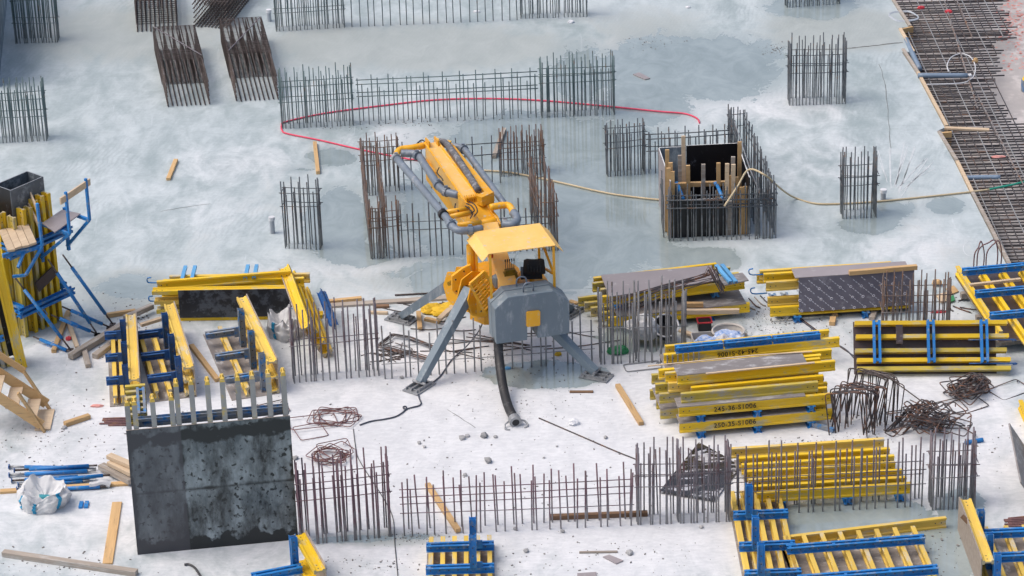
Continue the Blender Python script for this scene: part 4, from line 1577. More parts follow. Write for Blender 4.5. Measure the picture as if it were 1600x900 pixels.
# operator platform
g = MB()
g.box(loc(.35, -.42, 1.60), (1.25, .95, .07), Matrix.Rotation(PSI, 3, 'Z'))
g.build('platform', M['pump_y'], pump)
g = MB()
g.tube([loc(-.42, .05, .9), loc(-.42, .05, 2.35)], .085, 12)
for k in range(5):
    g.tube([loc(-.42, .05, 1.45 + k * .05), loc(-.42, .05, 1.475 + k * .05)], .115, 12)
g.build('riser_column', M['pump_y'], pump, smooth=False)

# legs
feet = [(W(655, 606), lw(735, 452, 1.62)), (W(627, 500), lw(713, 437, 1.32)), (W(932, 589), V((.55, -.42, 1.35))), (W(893, 489), V((.5, .5, 1.2)))]
for i, (ft, tp) in enumerate(feet):
    f0 = ft - PC
    d = (tp - f0)
    g = MB()
    g.bar(f0 + V((0, 0, .09)) + d * .015, tp, .145, .14, w2=.215, h2=.2)
    lg = g.build('leg', M['pump_grey'], pump)
    # foot plate with ribs and a pin
    g = MB()
    az = math.atan2(-f0.y, -f0.x) + .12
    Rz = Matrix.Rotation(az, 3, 'Z')
    g.box(f0 + V((0, 0, .022)), (.60, .37, .024), Rz)
    for k in (-1, 0, 1):
        g.box(f0 + Rz @ V((0, k * .13, .06)), (.50, .016, .055), Rz)
    for k in (-1, 1):
        g.box(f0 + Rz @ V((k * .2, 0, .05)), (.016, .34, .04), Rz)
    g.tube([f0 + Rz @ V((0, -.15, .12)), f0 + Rz @ V((0, .15, .12))], .03, 8)
    g.build('foot_plate', M['steel'], lg)
    # bracket of two plates
    dh = V((d.x, d.y, 0)).normalized()
    sd_ = V((-dh.y, dh.x, 0))
    g = MB()
    for s in (-1, 1):
        c = tp + sd_ * s * .13
        pr = [c + dh * a + V((0, 0, z)) for a, z in ((-.22, -.12), (-.14, -.42), (.1, -.55), (.55, -.55), (.62, .1), (.2, .28), (-.1, .2))]
        g.prism(pr, sd_ * s * .025)
    g.build('leg_bracket', M['pump_y'], pump)
    g = MB()
    g.tube([tp - sd_ * .24, tp + sd_ * .24], .045, 10)
    g.tube([tp + V((0, 0, -.42)) + dh * .2 - sd_ * .24, tp + V((0, 0, -.42)) + dh * .2 + sd_ * .24], .035, 10)
    g.build('bracket_pin', M['brass'], pump)
# front facing yellow plates seen left of the tower
for nm, pts, b0 in (('a', [(706, 432), (723, 419), (736, 413), (739, 428), (739, 449), (722, 462), (711, 460), (706, 453)], -.1), ('b', [(737, 458), (752, 440), (766, 436), (768, 484), (757, 497), (738, 494), (732, 488)], -.55)):
    g = MB()
    g.prism([pl(x, y, b0) for x, y in pts], fy * .06)
    pp = g.build('side_plate', M['pump_y'], pump)
    bv = pp.modifiers.new('bevel', 'BEVEL')
    bv.width = .01
    g = MB()
    hs = ((712, 437), (725, 424), (713, 455), (731, 440)) if nm == 'a' else ((741, 478), (752, 486), (759, 452), (742, 489))
    for x, y in hs:
        c = pl(x, y, b0)
        g.tube([c - fy * .006, c + fy * .01], .018, 8)
    g.build('bolt_hole', M['black'], pp)

# sloping yellow grating between two rails
A1, A2, B1, B2 = pl(734, 444, -.85), pl(757, 488, -.85), pl(757, 424, -.70), pl(777, 462, -.70)
g = MB()
for p, q in ((A1, A2), (B1, B2), (A1, B1), (A2, B2)):
    g.bar(p, q, .05, .05)
g.build('guard_frame', M['pump_y'], pump)
g = MB()
for k in range(1, 9):
    t = k / 9
    g.bar(A1 + (A2 - A1) * t, B1 + (B2 - B1) * t, .02, .03)
for k in (1, 2):
    g.bar(A1 + (B1 - A1) * k / 3, A2 + (B2 - A2) * k / 3, .02, .03)
g.build('grating', M['pump_y'], pump)

# canopy
zc = 2.65
c = [lw(740, 362, zc), lw(843, 348.5, zc), lw(868, 383, zc), lw(763.5, 396.6, zc)]
lf = [c[0], c[3], lw(754, 408.7, zc - .16), lw(729, 375, zc - .16)]
rf = [c[1], lw(858, 360, zc - .16), lw(880, 392.5, zc - .16), c[2]]
g = MB()
g.prism(c, V((0, 0, -.018)))
g.prism(lf, V((0, 0, -.015)))
g.prism(rf, V((0, 0, -.015)))
cn = g.build('canopy', M['pump_pale'], pump)
inn = (c[0] + c[1] + c[2] + c[3]) / 4
for k, q in enumerate(c):
    p = q + (inn - q) * .05 - V((0, 0, .03))
    g = MB()
    g.bar(p, V((p.x, p.y, 1.6)), .05, .05)
    g.build('canopy_post', M['pump_y'], pump)
g = MB()
pb, pf = c[1] + (inn - c[1]) * .05, c[2] + (inn - c[2]) * .05
g.bar(V((pb.x, pb.y, 2.45)), V((pf.x, pf.y, 2.0)), .04, .04)
g.bar(V((pb.x, pb.y, 1.75)), V((pf.x, pf.y, 2.02)), .04, .04)
g.build('post_brace', M['pump_y'], pump)

# seat with its back to the viewer
s0 = lw(835, 432, 1.86)
g = MB()
g.box(s0 + fy * .22 + V((0, 0, -.02)), (.42, .40, .09), Matrix.Rotation(PSI - .25, 3, 'Z'))
Rs = Matrix.Rotation(PSI - .25, 3, 'Z')
n_ = 9
vs = []
for j in range(5):
    for i in range(n_):
        u = -1 + 2 * i / (n_ - 1)
        wv_ = .22 - .02 * (j / 4) ** 2
        z = .02 + j * .085 + (.03 if j == 4 and abs(u) < .8 else 0)
        vs.append(s0 + Rs @ V((u * wv_, .07 * u * u - j * .02, z)))
fs = []
for j in range(4):
    for i in range(n_ - 1):
        a = j * n_ + i
        fs.append((a, a + 1, a + n_ + 1, a + n_))
g.add(vs, fs)
sob = g.build('seat', M['black'], pump, fix=False)
so_ = sob.modifiers.new('thick', 'SOLIDIFY')
so_.thickness = .035
g = MB()
for k in range(-2, 3):
    g.box(s0 + Rs @ V((k * .06, -.035, .2)), (.022, .02, .17), Rs)
g.build('seat_rib', M['rubber'], sob)
g = MB()
g.tube([s0 + fy * .2 + V((0, 0, -.06)), s0 + fy * .2 + V((0, 0, -.26))], .05, 8)
g.build('seat_post', M['pump_y'], pump)
# valve block with levers
v0 = lw(797, 430, 1.86)
Rv = Matrix.Rotation(PSI, 3, 'Z')
g = MB()
g.box(v0, (.26, .16, .15), Rv)
g.box(v0 + V((0, 0, -.17)), (.12, .1, .2), Rv)
g.box(v0 + V((0, 0, .1)), (.2, .1, .06), Rv)
vb = g.build('valve_block', M['brass'], pump)
for k in range(5):
    g = MB()
    p = v0 + Rv @ V((-.08 + k * .04, 0, .1))
    q = p + V((.012 * (k - 2) * .3, 0, .2))
    g.tube([p, q], .007, 6)
    g.tube([q, q + V((0, 0, .05))], .013, 7)
    g.build('lever', M['black'], vb, smooth=True)
for k in range(6):
    g = MB()
    p = v0 + Rv @ V((-.1 + k * .04, -.06, -.07))
    g.tube(curve([p, p + V((0, -.04, -.08)), p + V((-.08, .05, -.2)), p + V((-.2 + .05 * k, .25, -.22))], 4), .012, 6)
    g.build('hydraulic_hose', M['black'], vb, smooth=True)
# electric motor
m0 = lw(779, 446, 1.66)
g = MB()
g.tube([m0, m0 + V((0, 0, .03)), m0 + V((0, 0, .2))], .125, 16)
g.tube([m0 + V((0, 0, .2)), m0 + V((0, 0, .235))], .11, 16, r2=.07)
g.build('motor', M['pump_grey'], pump, smooth=False)
g = MB()
p = lw(767, 402, 2.2)
g.tube([p, p + V((0, 0, .12))], .05, 12)
g.build('beacon', M['orange'], pump, smooth=True)

# boom -------------------------------------------------------
zA, zB = 2.95, 2.72
A = lw(673, 222, zA)
B = lw(738, 313, zB)
K = lw(764, 344, 2.48)
Rt_ = lw(795, 446, 1.78)


def beam4(name, p, q, w0, h0, w1, h1, m, par=pump, dz0=0, dz1=0):
    g = MB()
    g.bar(p - V((0, 0, h0 / 2 - dz0)), q - V((0, 0, h1 / 2 - dz1)), w0, h0, w2=w1, h2=h1)
    o_ = g.build(name, M[m], par)
    b_ = o_.modifiers.new('bevel', 'BEVEL')
    b_.width = .008
    return o_


root = beam4('boom_root', Rt_, K, .36, .34, .32, .36, 'pump_pale')
arm = beam4('boom_arm', A, B, .25, .36, .30, .58, 'pump_pale')
dir_ = (B - A).normalized()
side = dir_.cross(V((0, 0, 1))).normalized()      # points to the viewer's right
for s in (-1, 1):
    g = MB()
    g.bar(A + side * s * .135 + V((0, 0, .015)), B + side * s * .16 + V((0, 0, .015)), .035, .03)
    g.build('edge_rail', M['pump_y'], arm)
# knuckle link with lugs
g = MB()
for s in (-1, 1):
    o_ = side * s * .165
    pr = [B - dir_ * .35 + V((0, 0, .02)) + o_, B + V((0, 0, .06)) + o_, K + V((0, 0, .05)) + o_, K + dir_ * .16 + V((0, 0, -.03)) + o_, K + dir_ * .14 + V((0, 0, -.26)) + o_, K - V((0, 0, .34)) + o_, B - dir_ * .3 - V((0, 0, .45)) + o_]
    g.prism(pr, side * s * .03)
g.prism([B - side * .16 + V((0, 0, .02)), B + side * .16 + V((0, 0, .02)), K + side * .16 + V((0, 0, 0)), K - side * .16 + V((0, 0, 0))], V((0, 0, -.04)))
g.build('knuckle', M['pump_y'], pump)
g = MB()
g.tube([K - side * .2 - V((0, 0, .05)), K + side * .2 - V((0, 0, .05))], .085, 12)
g.tube([K + dir_ * .1 - side * .19 - V((0, 0, .17)), K + dir_ * .1 + side * .19 - V((0, 0, .17))], .07, 12)
g.build('knuckle_pin', M['pump_y'], pump, smooth=True)
# comb of hinge lugs where the arm meets the knuckle
g = MB()
for k in range(-3, 4):
    g.box(B + side * k * .045 + V((0, 0, .05)), (.02, .14, .11), Matrix.Rotation(math.atan2(side.y, side.x), 3, 'Z'))
g.tube([B - side * .16 + V((0, 0, .06)), B + side * .16 + V((0, 0, .06))], .025, 8)
g.build('hinge_comb', M['pump_y'], arm)
for k in (-1.6, 1.6):
    g = MB()
    g.box(A + side * k * .06 + V((0, 0, .05)) + dir_ * .1, (.03, .26, .13), Matrix.Rotation(math.atan2(side.y, side.x), 3, 'Z'))
    g.build('hinge_lug', M['pump_y'], arm)
# outer arm folded back on the right
A2_, B2_ = lw(703, 224, 2.85), lw(766, 303, 2.75)
fa = beam4('folded_arm', A2_, B2_, .12, .2, .16, .28, 'pump_y')
g = MB()
g.bar(lw(749, 314, 2.78), lw(768, 305, 2.8), .16, .2)
g.build('arm_end', M['pump_y'], fa)
g = MB()
g.bar(lw(682, 222, 2.9), lw(704, 226, 2.88), .1, .14)
g.build('arm_end', M['pump_y'], fa)
# lower arm below
lo_ = beam4('lower_arm', lw(672, 262, 2.35), lw(742, 345, 2.2), .2, .26, .26, .36, 'pump_y')
# hydraulic cylinder beside the arm
g = MB()
p, q = lw(664, 252, 2.6), lw(700, 290, 2.5)
g.tube([p, p + (q - p) * .55], .05, 10)
g.tube([p + (q - p) * .5, q], .028, 8)
g.build('cylinder', M['pump_y'], arm, smooth=True)


def pipe(name, pts, r, m, k=5, par=pump):
    g = MB()
    g.tube(curve([lw(*p) for p in pts], k), r, 12)
    return g.build(name, M[m], par, smooth=True)


zt = 2.75
p1_ = pipe('delivery_pipe', [(619, 247, zt + .1), (655, 289, zt + .05), (689, 330, zt), (699, 342, zt - .02), (707, 354, zt - .05), (717, 360, zt - .06), (733, 360, zt - .08), (753, 357, zt - .1)], .077, 'pipe_grey')
p2_ = pipe('delivery_pipe', [(627, 239.6, zt + .1), (648, 240.5, zt + .1), (656, 246, zt + .08), (664, 258, zt + .05), (681, 284, zt), (688, 294, zt - .02), (698, 300, zt - .03), (717, 305, zt - .05)], .08, 'pipe_grey')
p3_ = pipe('delivery_pipe', [(708, 228, zt + .05), (721, 231, zt + .05), (730, 239, zt + .05), (760, 280, zt), (789, 320, zt - .05)], .068, 'pipe_grey')
p4_ = pipe('pipe_elbow', [(802, 332, zt - .1), (807, 339, zt - .12), (807, 346, zt - .15), (800, 351, zt - .17), (786, 350, zt - .18)], .085, 'pipe_grey')
y1_ = pipe('pipe_arm', [(664, 227, zt + .12), (644, 231, zt + .12), (628, 233, zt + .11), (621, 238, zt + .1), (619, 246, zt + .08)], .07, 'pump_y')
y2_ = pipe('pipe_arm', [(766, 324, zt - .05), (783, 321, zt - .05), (794, 321, zt - .06), (800, 327, zt - .08), (801, 333, zt - .1)], .07, 'pump_y')
for a_, b_ in (((697, 332, zt - .02), (733, 326, zt - .05)), ((703, 339, zt - .05), (737, 332, zt - .08)), ((716, 352, zt - .1), (751, 348, zt - .15))):
    g = MB()
    g.tube([lw(*a_), lw(*b_)], .055, 10)
    g.build('pipe_strut', M['pump_y'], pump, smooth=True)
hs = pipe('rubber_hose', [(688, 221, zt + .16), (697, 224, zt + .2), (712, 243, zt + .2), (730, 270, zt + .14), (747, 297, zt + .1)], .07, 'rubber_grey')


def clamp(px_, py_, z, dx, dy, r, m, par):
    p = lw(px_, py_, z)
    q = lw(px_ + dx, py_ + dy, z)
    u = (q - p).normalized() * .045
    g = MB()
    g.tube([p - u, p + u], r, 14)
    g.box(p + V((0, 0, r)), (.07, .05, .05))
    g.build('pipe_clamp', M[m], par)


clamp(692.5, 335, zt, 10, 12, .105, 'rubber', p1_)
clamp(619, 247, zt + .1, 8, 9, .1, 'steel', p1_)
clamp(705, 351, zt - .04, 8, 10, .1, 'pipe_grey', p1_)
clamp(735, 360, zt - .08, 10, -1, .1, 'pipe_grey', p1_)
clamp(652, 243, zt + .1, 8, 5, .1, 'pipe_grey', p2_)
clamp(685, 289, zt, 6, 8, .105, 'pipe_grey', p2_)
clamp(697, 299.5, zt - .03, 9, 3, .105, 'pipe_grey', p2_)
clamp(724, 233, zt + .05, 8, 6, .1, 'pipe_grey', p3_)
clamp(789, 349, zt - .18, -9, 0, .1, 'steel', p4_)
# hydraulic lines on the arm
for k, pts in enumerate([[(686, 262), (683, 270), (690, 278), (692, 282)], [(729, 318), (737, 322), (741, 329), (736, 333)], [(733, 315), (742, 320), (746, 330), (741, 338)], [(727, 322), (733, 326), (738, 334), (735, 341)], [(712, 318), (711, 325), (717, 330)], [(655, 223), (650, 226), (658, 219), (664, 221)]]):
    g = MB()
    g.tube(curve([lw(x, y, 2.82 - .02 * k) for x, y in pts], 5), .013, 6)
    g.build('hydraulic_line', M['black'], arm, smooth=True)
# thick rubber end hose hanging to the slab
hp = [pl(778, 526, CB + .2), pl(780, 560, CB - .02), lw(785, 598, .30), lw(793, 632, .15), lw(804, 656, .10)]
g = MB()
g.tube(curve(hp, 8), .092, 14)
eh = g.build('end_hose', M['rubber'], pump, smooth=True)
d = (hp[-1] - hp[-2]).normalized()
g = MB()
e = hp[-1]
g.tube([e - d * .05, e + d * .10], .118, 16, cap=False)
g.tube([e + d * .10, e + d * .10], .118, 16, cap=False)
ring = []
n_ = 18
x_ = d.cross(V((0, 0, 1))).normalized()
y_ = d.cross(x_)
vs = []
for rr_ in (.118, .072):
    vs += [e + d * .10 + (x_ * math.cos(2 * math.pi * k / n_) + y_ * math.sin(2 * math.pi * k / n_)) * rr_ for k in range(n_)]
g.add(vs, [(k, (k + 1) % n_, n_ + (k + 1) % n_, n_ + k) for k in range(n_)])
g.build('hose_coupling', M['steel'], eh, smooth=False)
g = MB()
g.tube([e + d * .085, e + d * .101], .0715, 16)
g.build('hose_mouth', M['black'], eh)
for s in (-1, 1):
    g = MB()
    g.tube(curve([e + d * .03 + x_ * s * .12, e + d * .06 + x_ * s * .2 - V((0, 0, .03)), e + d * .16 + x_ * s * .22 - V((0, 0, .07)), e + d * .2 + x_ * s * .14 - V((0, 0, .08))], 4), .018, 6)
    g.build('coupling_lever', M['steel'], eh, smooth=True)


# ------------------------------------------------------------------ shaft formwork inside the second core
o = thing('shaft_formwork', 'open black plywood shaft box braced with timbers inside the bar core', 'shaft formwork', W(1098, 345))
base = o.location.copy()
bl, br, fl, fr = W(1031, 318), W(1152, 312), W(1049, 372), W(1170, 366)
hb_ = HT(1031, 318, 231)


def wall4(nm, p, q, z0, z1, m, t=.021):
    d_ = (q - p).normalized()
    n_ = V((-d_.y, d_.x, 0)) * t
    g = MB()
    g.prism([p - base + V((0, 0, z0)), q - base + V((0, 0, z0)), q - base + V((0, 0, z1)), p - base + V((0, 0, z1))], n_)
    me_ = g.mesh(nm, [M[m], M['white_bag']])
    for p_ in me_.polygons:
        p_.material_index = 1 if p_.normal.z > .7 else 0
    return put(nm, me_, o)


u = (br - bl)
wall4('back_sheet', bl, bl + u * .34, 0, hb_, 'ply_worn' if False else 'wall_conc')
wall4('back_sheet', bl + u * .345, br, 0, hb_ + .02, 'ply_black')
wall4('left_sheet', fl, bl, 0, hb_, 'ply')
wall4('right_sheet', br, fr, 0, hb_, 'ply_black')
wall4('front_sheet', fl + (fr - fl) * .02, fl + (fr - fl) * .70, 0, .88, 'ply_black')
wall4('front_sheet', fl + (fr - fl) * .70, fl + (fr - fl) * .79, 0, .80, 'wood_grey', .04)
wall4('front_sheet', fl + (fr - fl) * .79, fl + (fr - fl) * 1.02, 0, .72, 'ply_black')
g = MB()
ins = .03
g.prism([bl - base + V((0, 0, .006)), br - base + V((0, 0, .006)), fr - base + V((0, 0, .006)), fl - base + V((0, 0, .006))], V((0, 0, .004)))
g.build('shaft_floor', M['ply_black'], o)
# upright timbers: pixel foot on the ground plane, top row, width
posts = [(1042, 362, 234, 'wood'), (1049, 366, 254, 'wood'), (1046, 368, 262, 'wood'), (1064, 345, 243, 'wood_grey'), (1069, 345, 213, 'wood_pale'), (1076, 350, 258, 'wood'), (1099, 350, 256, 'wood_grey'), (1123, 350, 255, 'wood'),
         (1135, 365, 256, 'wood_pale'), (1155, 345, 222, 'wood'), (1144, 348, 245, 'wood_grey'), (1136, 362, 278, 'wood'), (1141, 364, 274, 'wood'), (1145, 366, 257, 'wood_pale'), (1151, 364, 276, 'wood'), (1157, 366, 292, 'wood'), (1164, 366, 291, 'wood'), (1052, 369, 268, 'wood')]
for x, y, ty, mm in posts:
    p = W(x, y)
    hh = HT(x, y, ty)
    g = MB()
    g.bar(p - base + V((0, 0, .01)), p - base + V((random.uniform(-.02, .02), random.uniform(-.02, .02), hh)), .085, .05)
    g.build('upright_timber', M[mm], o)
g = MB()
zc_ = HT(1060, 350, 289)
g.bar(W(1050, 350) - base + V((0, 0, zc_)), W(1135, 347) - base + V((0, 0, zc_)), .09, .09)
g.build('cross_timber', M['wood'], o)
for x0, x1 in ((1059, 1068), (1120, 1130)):
    g = MB()
    z0 = HT(1060, 352, 291)
    p, q = W(x0, 349) - base + V((0, 0, z0)), W(x1, 368) - base + V((0, 0, .85))
    g.tube([p, q], .042, 8)
    g.tube([p + V((-.06, 0, .0)), p + V((.02, 0, .02))], .055, 8)
    g.build('brace_prop', M['blue'], o, smooth=True)
g = MB()
g.tube([lw(1153, 226, 0) * 0 + W(1148, 190, 1.3) - base, W(1171, 262, 1.35) - base, W(1188, 304, 1.0) - base], .012, 5)
g.build('guy_wire', M['steel'], o)

# ------------------------------------------------------------------ column formwork at the left
O = W(44, 526)
e1 = (W(99, 500) - O)
rzl = math.atan2(e1.y, e1.x)
o = thing('column_formwork', 'tall column form of upright yellow beams round a black box, at the left edge', 'column formwork', O, rzl)
inv = Matrix.Rotation(-rzl, 3, 'Z')


def lc(px_, py_, z):
    return inv @ (W(px_, py_, z) - O)


def vb2(x, y, h_, mm, turn=0):
    put('upright_beam', h20(h_, mm), o, mtx=Matrix.Translation((x, y, .0)) @ Matrix.Rotation(R(turn), 4, 'Z') @ Matrix.Rotation(R(-90), 4, 'Y') @ Matrix.Translation((0, 0, -.1)))


for k, (x, h_, mm) in enumerate([(-.02, 2.66, 'yellow_dirty'), (.24, 2.75, 'yellow'), (.42, 2.72, 'yellow_dirty'), (.58, 2.82, 'yellow'), (.75, 2.86, 'yellow'), (.92, 2.86, 'yellow')]):
    vb2(x, .1, h_, mm, 90)
for y, h_ in ((.30, 2.72), (.52, 2.74), (.74, 2.7), (.95, 2.7)):
    vb2(-.12, y, h_, 'yellow', 0)
hb2 = 3.15
for (x0, x1, y0, y1) in ((.12, 1.0, .215, .236), (.12, .141, .24, .68), (.98, 1.001, .24, .68), (.12, 1.0, .68, .701)):
    g = MB()
    g.box(((x0 + x1) / 2, (y0 + y1) / 2, hb2 / 2), (x1 - x0, y1 - y0, hb2))
    me_ = g.mesh('column_sheet', [M['ply_black'] if x1 < .2 else M['steel_box'], M['steel']])
    for p_ in me_.polygons:
        p_.material_index = 1 if p_.normal.z > .7 else 0
    put('column_sheet', me_, o)
for z, xa, xb in ((1.95, -.35, 1.35), (.60, -.25, 1.25)):
    put('steel_waler', waler_mesh(xb - xa, 'blue'), o, mtx=Matrix.Translation((xa, -.005, z)) @ Matrix.Rotation(R(90), 4, 'X'))
    put('steel_waler', waler_mesh(1.2, 'blue'), o, mtx=Matrix.Translation((1.02, -.02, z + .13)) @ Matrix.Rotation(R(90), 4, 'Z') @ Matrix.Rotation(R(90), 4, 'X'))
    put('steel_waler', waler_mesh(1.3, 'blue'), o, mtx=Matrix.Translation((-.22, -.1, z + .1)) @ Matrix.Rotation(R(90), 4, 'Z') @ Matrix.Rotation(R(90), 4, 'X'))
g = MB()
g.bar(V((.30, -.08, 1.02)), V((.82, -.08, 1.22)), .03, .24)
g.build('loose_board', M['ply_brown'], o)
# right hand working platform
zd = 2.38
g = MB()
g.prism([lc(66, 350, zd), lc(97, 329, zd), lc(126, 335, zd), lc(86, 364, zd)], V((0, 0, .021)))
g.build('platform_deck', M['ply'], o)
for (w1, w2, foot, tp) in (((84, 365), (66, 400), (109, 366), (102, 300)), ((116, 340), (105, 375), (140, 344), (135, 279))):
    f_ = lc(foot[0], foot[1], zd - .06)
    top = f_ + V((0, 0, .0))
    hh = .0
    # post straight up to the sighted height
    pw = W(foot[0], foot[1], zd - .06)
    lo, hi = 0, 3
    for _ in range(30):
        m_ = (lo + hi) / 2
        if PX((pw.x, pw.y, pw.z + m_))[1] > tp[1]:
            lo = m_
        else:
            hi = m_
    g = MB()
    g.bar(f_, f_ + V((0, 0, lo)), .05, .05)
    g.build('guard_post', M['blue'], o)
    g = MB()
    a_ = lc(w1[0] - 20, w1[1] - 3, zd - .06)
    g.bar(V((f_.x, .0, f_.z)), f_, .055, .06)
    g.bar(V((f_.x - .05, .0, f_.z - .75)), f_ + V((0, .03, -.02)), .05, .06)
    g.bar(V((f_.x - .02, .0, f_.z - .85)), V((f_.x - .02, .0, f_.z + .1)), .06, .06)
    g.build('platform_bracket', M['blue'], o)
    if tp[0] < 110:
        pa = f_ + V((0, 0, lo - .12))
    else:
        pb_ = f_ + V((0, 0, lo - .12))
g = MB()
dd = (pb_ - pa)
g.bar(pa - dd * .28, pb_ + dd * .18, .035, .14)
g.build('guard_rail', M['wood_pale'], o)
# left hand working platform with planks
zl = 2.36
q = [lc(-2, 362, zl), lc(45, 353, zl), lc(58, 382, zl), lc(12, 394, zl)]
for k in range(4):
    a0, a1 = q[0] + (q[1] - q[0]) * (k / 4 + .008), q[0] + (q[1] - q[0]) * ((k + 1) / 4 - .008)
    b0, b1 = q[3] + (q[2] - q[3]) * (k / 4 + .008), q[3] + (q[2] - q[3]) * ((k + 1) / 4 - .008)
    g = MB()
    g.prism([a0, a1, b1 + (b1 - a1) * random.uniform(-.05, .05), b0], V((0, 0, .045)))
    g.build('deck_plank', M['wood_pale'], o)
g = MB()
g.bar(lc(4, 400, zl - .1), lc(66, 385, zl - .1), .06, .08)
g.bar(lc(28, 418, zl - .3), lc(40, 388, zl - .08), .05, .05)
g.bar(lc(66, 385, zl - .08), lc(40, 430, zl - .55), .05, .05)
g.bar(lc(40, 430, zl - .55), lc(20, 432, zl - .6), .05, .05)
g.build('platform_bracket', M['blue'], o)
g = MB()
g.bar(lc(66, 384, zl - .06), lc(58, 318, zl + .9), .05, .05)
g.build('guard_post', M['blue'], o)
for a_, b_ in (((44, 294, 2.95), (58, 328, 2.75)), ((44, 319, 2.7), (63, 357, 2.35))):
    g = MB()
    g.bar(lc(*a_), lc(*b_), .03, .09)
    g.build('guard_rail', M['wood_pale'], o)
for k in range(5):
    put('projecting_bar', barmesh(.55, .014, 'bar_dark'), o, loc=(-.25 + .1 * (k % 2), .9 + k * .12, 2.55))
# leaning form at the very edge
a, b = W(36, 574), W(-40, 590)
d = b - a
o = thing('leaning_formwork', 'yellow and dark form leaning against the column form at the left edge', 'formwork panel', a, math.atan2(d.y, d.x))
Rl = Matrix.Rotation(R(-5), 4, 'X') @ Matrix.Rotation(R(7), 4, 'Y')
UPR = Matrix.Rotation(R(-90), 4, 'Y')
for x, y, hh, mm, tw in ((.02, .0, 2.8, 'yellow', 0), (.24, -.25, 2.6, 'yellow_dirty', 90), (.36, -.2, 2.2, 'beam_grey', 90), (.48, -.25, 2.75, 'yellow_dirty', 90), (.62, -.2, 2.3, 'beam_grey', 90), (.76, -.25, 2.6, 'yellow_dirty', 90)):
    put('timber_beam', h20(hh, mm), o, mtx=Rl @ Matrix.Translation((x, y, 0)) @ Matrix.Rotation(R(tw), 4, 'Z') @ UPR @ Matrix.Translation((0, 0, -.1)))
g = MB()
g.box((.55, -.42, 1.25), (.85, .03, 2.5), Rl.to_3x3())
g.build('dark_sheet', M['ply_black'], o)
for z in (.75, 1.45):
    put('steel_waler', waler_mesh(.9, 'blue'), o, mtx=Rl @ Matrix.Translation((.22, -.08, z)) @ Matrix.Rotation(R(90), 4, 'X'))

# raking props
rp = [((98, 398, 1.85), (176, 506), 'longest blue raking prop, outermost to the right of the column form'), ((75, 405, 1.75), (152, 522), 'blue raking prop in the middle, crossing the lower channel of the column form'), ((22, 432, 1.45), (110, 546), 'blue raking prop nearest the wooden stair'),
      ((97, 479, .62), (171, 511), 'short low blue prop under the longest raking prop'), ((80, 492, .55), (152, 522), 'short low blue prop under the middle raking prop'), ((52, 526, .12), (113, 551), 'half buried grey blue prop lying under the prop nearest the stair')]
for tp, bt, lbx in rp:
    p, q = W(*tp), W(bt[0], bt[1], .03)
    o = thing('raking_prop', lbx, 'prop', q, group='blue raking props of the column form')
    d = p - q
    for t0, t1 in ((.0, .2), (.78, 1)):
        g = MB()
        g.tube([d * t0, d * t1], .018, 7)
        g.build('threaded_end', M['cage_rust'], o, smooth=True)
    g = MB()
    g.tube([d * .15, d * .82], .037, 9)
    g.build('prop_tube', M['blue'], o, smooth=True)
    g = MB()
    m_ = d * .5
    s_ = d.normalized().cross(V((0, 0, 1))).normalized()
    up_ = s_.cross(d.normalized())
    g.tube([m_ + s_ * a + d.normalized() * b for a, b in ((-.1, -.08), (.1, -.08), (.1, .08), (-.1, .08))], .008, 5, closed=True)
    g.build('turning_handle', M['blue'], o)
    g = MB()
    g.box((0, 0, -.01), (.12, .12, .02))
    g.build('prop_foot', M['cage_rust'], o)

# ------------------------------------------------------------------ wooden stair at the left edge
N0, F0 = W(66, 675), W(74, 640)
d = (F0 - N0)
o = thing('wooden_stair', 'site built timber stair with handrails coming down at the left edge', 'stair', N0, math.atan2(d.y, d.x) - R(90))
wS = d.length
sl = R(40)
ux = V((-math.cos(sl), 0, math.sin(sl)))


def strin(y):
    g = MB()
    g.bar(V((0, y, .14)), V((0, y, .14)) + ux * 2.2, .045, .20)
    g.build('stringer', M['wood'], o)


strin(.02)
strin(wS - .02)
for k in range(5):
    g = MB()
    c_ = V((-.14, wS / 2, .19)) + ux * (.10 + k * .42)
    g.box(c_, (.25, wS - .09, .035))
    g.build('tread', M['wood_pale'], o)
for y in (.0, wS):
    g = MB()
    tp_ = V((-.38, y, .86))
    g.bar(V((.05, y, .0)), tp_, .09, .045)
    g.build('rail_post', M['wood'], o)
    if y:
        g = MB()
        g.bar(tp_ + V((.02, 0, 0)), tp_ + ux * 1.7, .045, .12)
        g.build('handrail', M['wood'], o)
g = MB()
g.box((.0, wS / 2, .02), (.3, wS - .1, .03))
g.build('bottom_board', M['wood_pale'], o)

